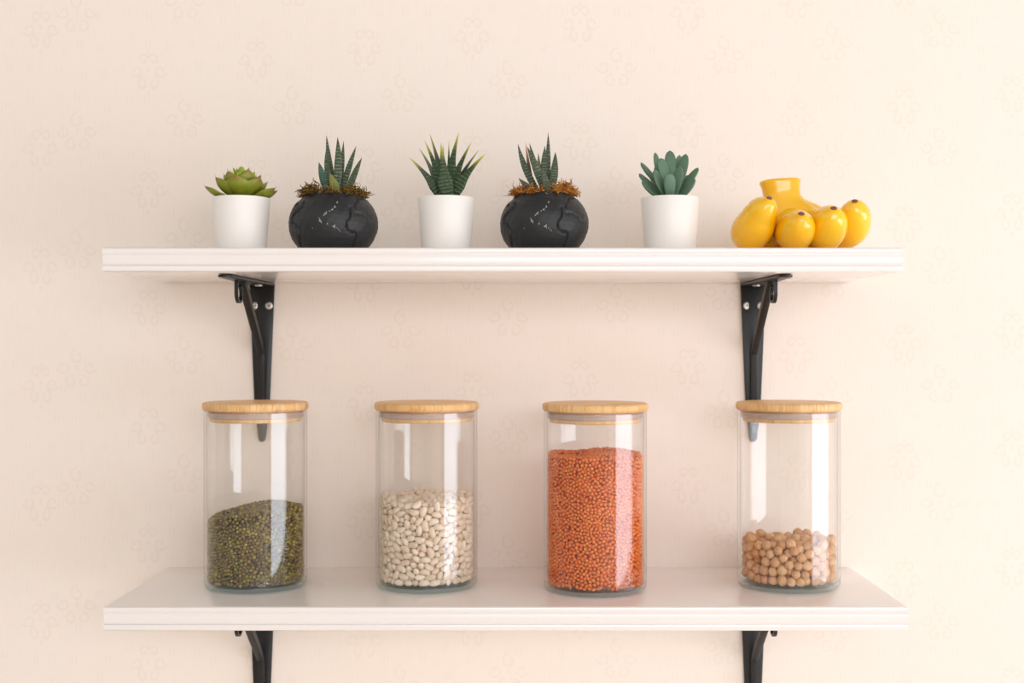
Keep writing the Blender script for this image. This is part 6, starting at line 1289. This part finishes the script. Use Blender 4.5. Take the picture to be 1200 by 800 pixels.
banana([(930, 240, .022, 9), (945, 256, .016, 16), (962, 271, .004, 20.5), (968, 270, -.012, 21.5), (972, 261, -.026, 20), (974.5, 253.5, -.036, 16), (976.3, 247.5, -.0415, 10), (977, 244, -.044, 4)])
banana([(936, 240, .024, 9), (957, 256, .026, 15), (984, 272, .020, 18.5), (997, 267, .006, 20), (1001, 255, -.008, 18.5), (1001.5, 246, -.017, 15), (1001.5, 239.5, -.022, 9.5), (1001.5, 235.8, -.0245, 4)])
# stem: flat-topped, flaring into the shoulders of the bananas
bm = bmesh.new(); rs = []
for (cx, cy, hw, hd, tilt) in ((914, 210.5, 2, .002, -1.2), (914, 210.6, 21, .0135, -1.2), (914, 211.6, 23.3, .0150, -1.2), (914, 214.0, 23.6, .0152, -1.2), (915, 221, 22.0, .0145, -.6), (916, 229, 21.5, .0145, 0), (920, 238, 26, .0165, 0), (927, 248, 37, .020, 0), (932, 262, 46, .022, 0), (934, 284, 46, .022, 0), (934, 295, 44, .020, 0)):
    q = []
    for k in range(36):
        a = 2*PI*k/36; ca, sa = math.cos(a), math.sin(a)
        sq = lambda v: math.copysign(abs(v)**.82, v)
        p = Vector(B(cx+hw*sq(ca), cy+tilt*ca*1.2, .022)); p.y += hd*sq(sa); p.z = max(p.z, .0003)
        q.append(p)
    rs.append(q)
rings(bm, rs); obj('stem', bm, M['ceramic'], t)

# ------------------------------------------------------------------ light and camera
def area(name, loc, rot, sx, sy, e, col):
    l = bpy.data.lights.new(name, 'AREA'); l.shape = 'RECTANGLE'; l.size = sx; l.size_y = sy
    l.energy = e; l.color = col
    o = bpy.data.objects.new(name, l); o.location = loc; o.rotation_euler = rot; C.objects.link(o); return o
LW = 5.3; LE = .42; LC = .95; LF = 5.0   # radiance: right window, ambient fill low and high, added fill window
wy, wz = WY1-WY0-2*fw, WZ1-WZ0-2*fw
area('window_daylight', (RX+.062, (WY0+WY1)/2, (WZ0+WZ1)/2), (0, PI/2, 0), wz, wy, LW*PI*wy*wz, (.92, .99, 1.11))
area('added_fill_light', ((V0+V1)/2, FY-.062, (VZ0+VZ1)/2), (PI/2, 0, 0), V1-V0-2*fw, VZ1-VZ0-2*fw, LF*PI*(V1-V0-2*fw)*(VZ1-VZ0-2*fw), (.95, 1, 1.08))  # added frontal fill lamp, set too high to mirror in the jars
w = bpy.data.worlds.new('ambient_fill'); sc.world = w; w.use_nodes = True  # ambient fill in place of the unbuilt rest of the room
wt = w.node_tree; bg = wt.nodes['Background']; bg.inputs[1].default_value = 1.
tc = wt.nodes.new('ShaderNodeTexCoord'); sx = wt.nodes.new('ShaderNodeSeparateXYZ'); rp = wt.nodes.new('ShaderNodeValToRGB')
wt.links.new(tc.outputs['Generated'], sx.inputs[0]); wt.links.new(sx.outputs[2], rp.inputs[0]); wt.links.new(rp.outputs[0], bg.inputs[0])
rp.color_ramp.elements[0].position = .06; rp.color_ramp.elements[0].color = (LE, LE*.93, LE*.86, 1)      # unseen ambient fill, bright band shaped to lift the lower shelf top
rp.color_ramp.elements[1].position = .26; rp.color_ramp.elements[1].color = (LC, LC*.98, LC*.95, 1)
for ps, v in ((.52, LC), (.85, .30)):
    e = rp.color_ramp.elements.new(ps); e.color = (v, v*.97, v*.93, 1)

cam = bpy.data.cameras.new('camera'); cam.sensor_width = 36; cam.lens = F*36/1200
cam.shift_x = -(CX-600)/1200; cam.shift_y = (CY-400)/1200
cam.dof.use_dof = True; cam.dof.focus_distance = 1.25; cam.dof.aperture_fstop = 4.0
cam.clip_start = .02
o = bpy.data.objects.new('camera', cam); o.location = (0, CAMY, EYE); o.rotation_euler = (PI/2, 0, 0); C.objects.link(o)
sc.camera = o
vs = sc.view_settings
vs.view_transform = 'Standard'; vs.look = 'None'; vs.exposure = -.02; vs.gamma = 1.0; vs.use_curve_mapping = False
cy = sc.cycles
cy.max_bounces = 12; cy.diffuse_bounces = 6; cy.glossy_bounces = 4; cy.transmission_bounces = 8; cy.transparent_max_bounces = 24
cy.blur_glossy = 1.0; cy.caustics_reflective = True; cy.caustics_refractive = False; cy.sample_clamp_indirect = 6
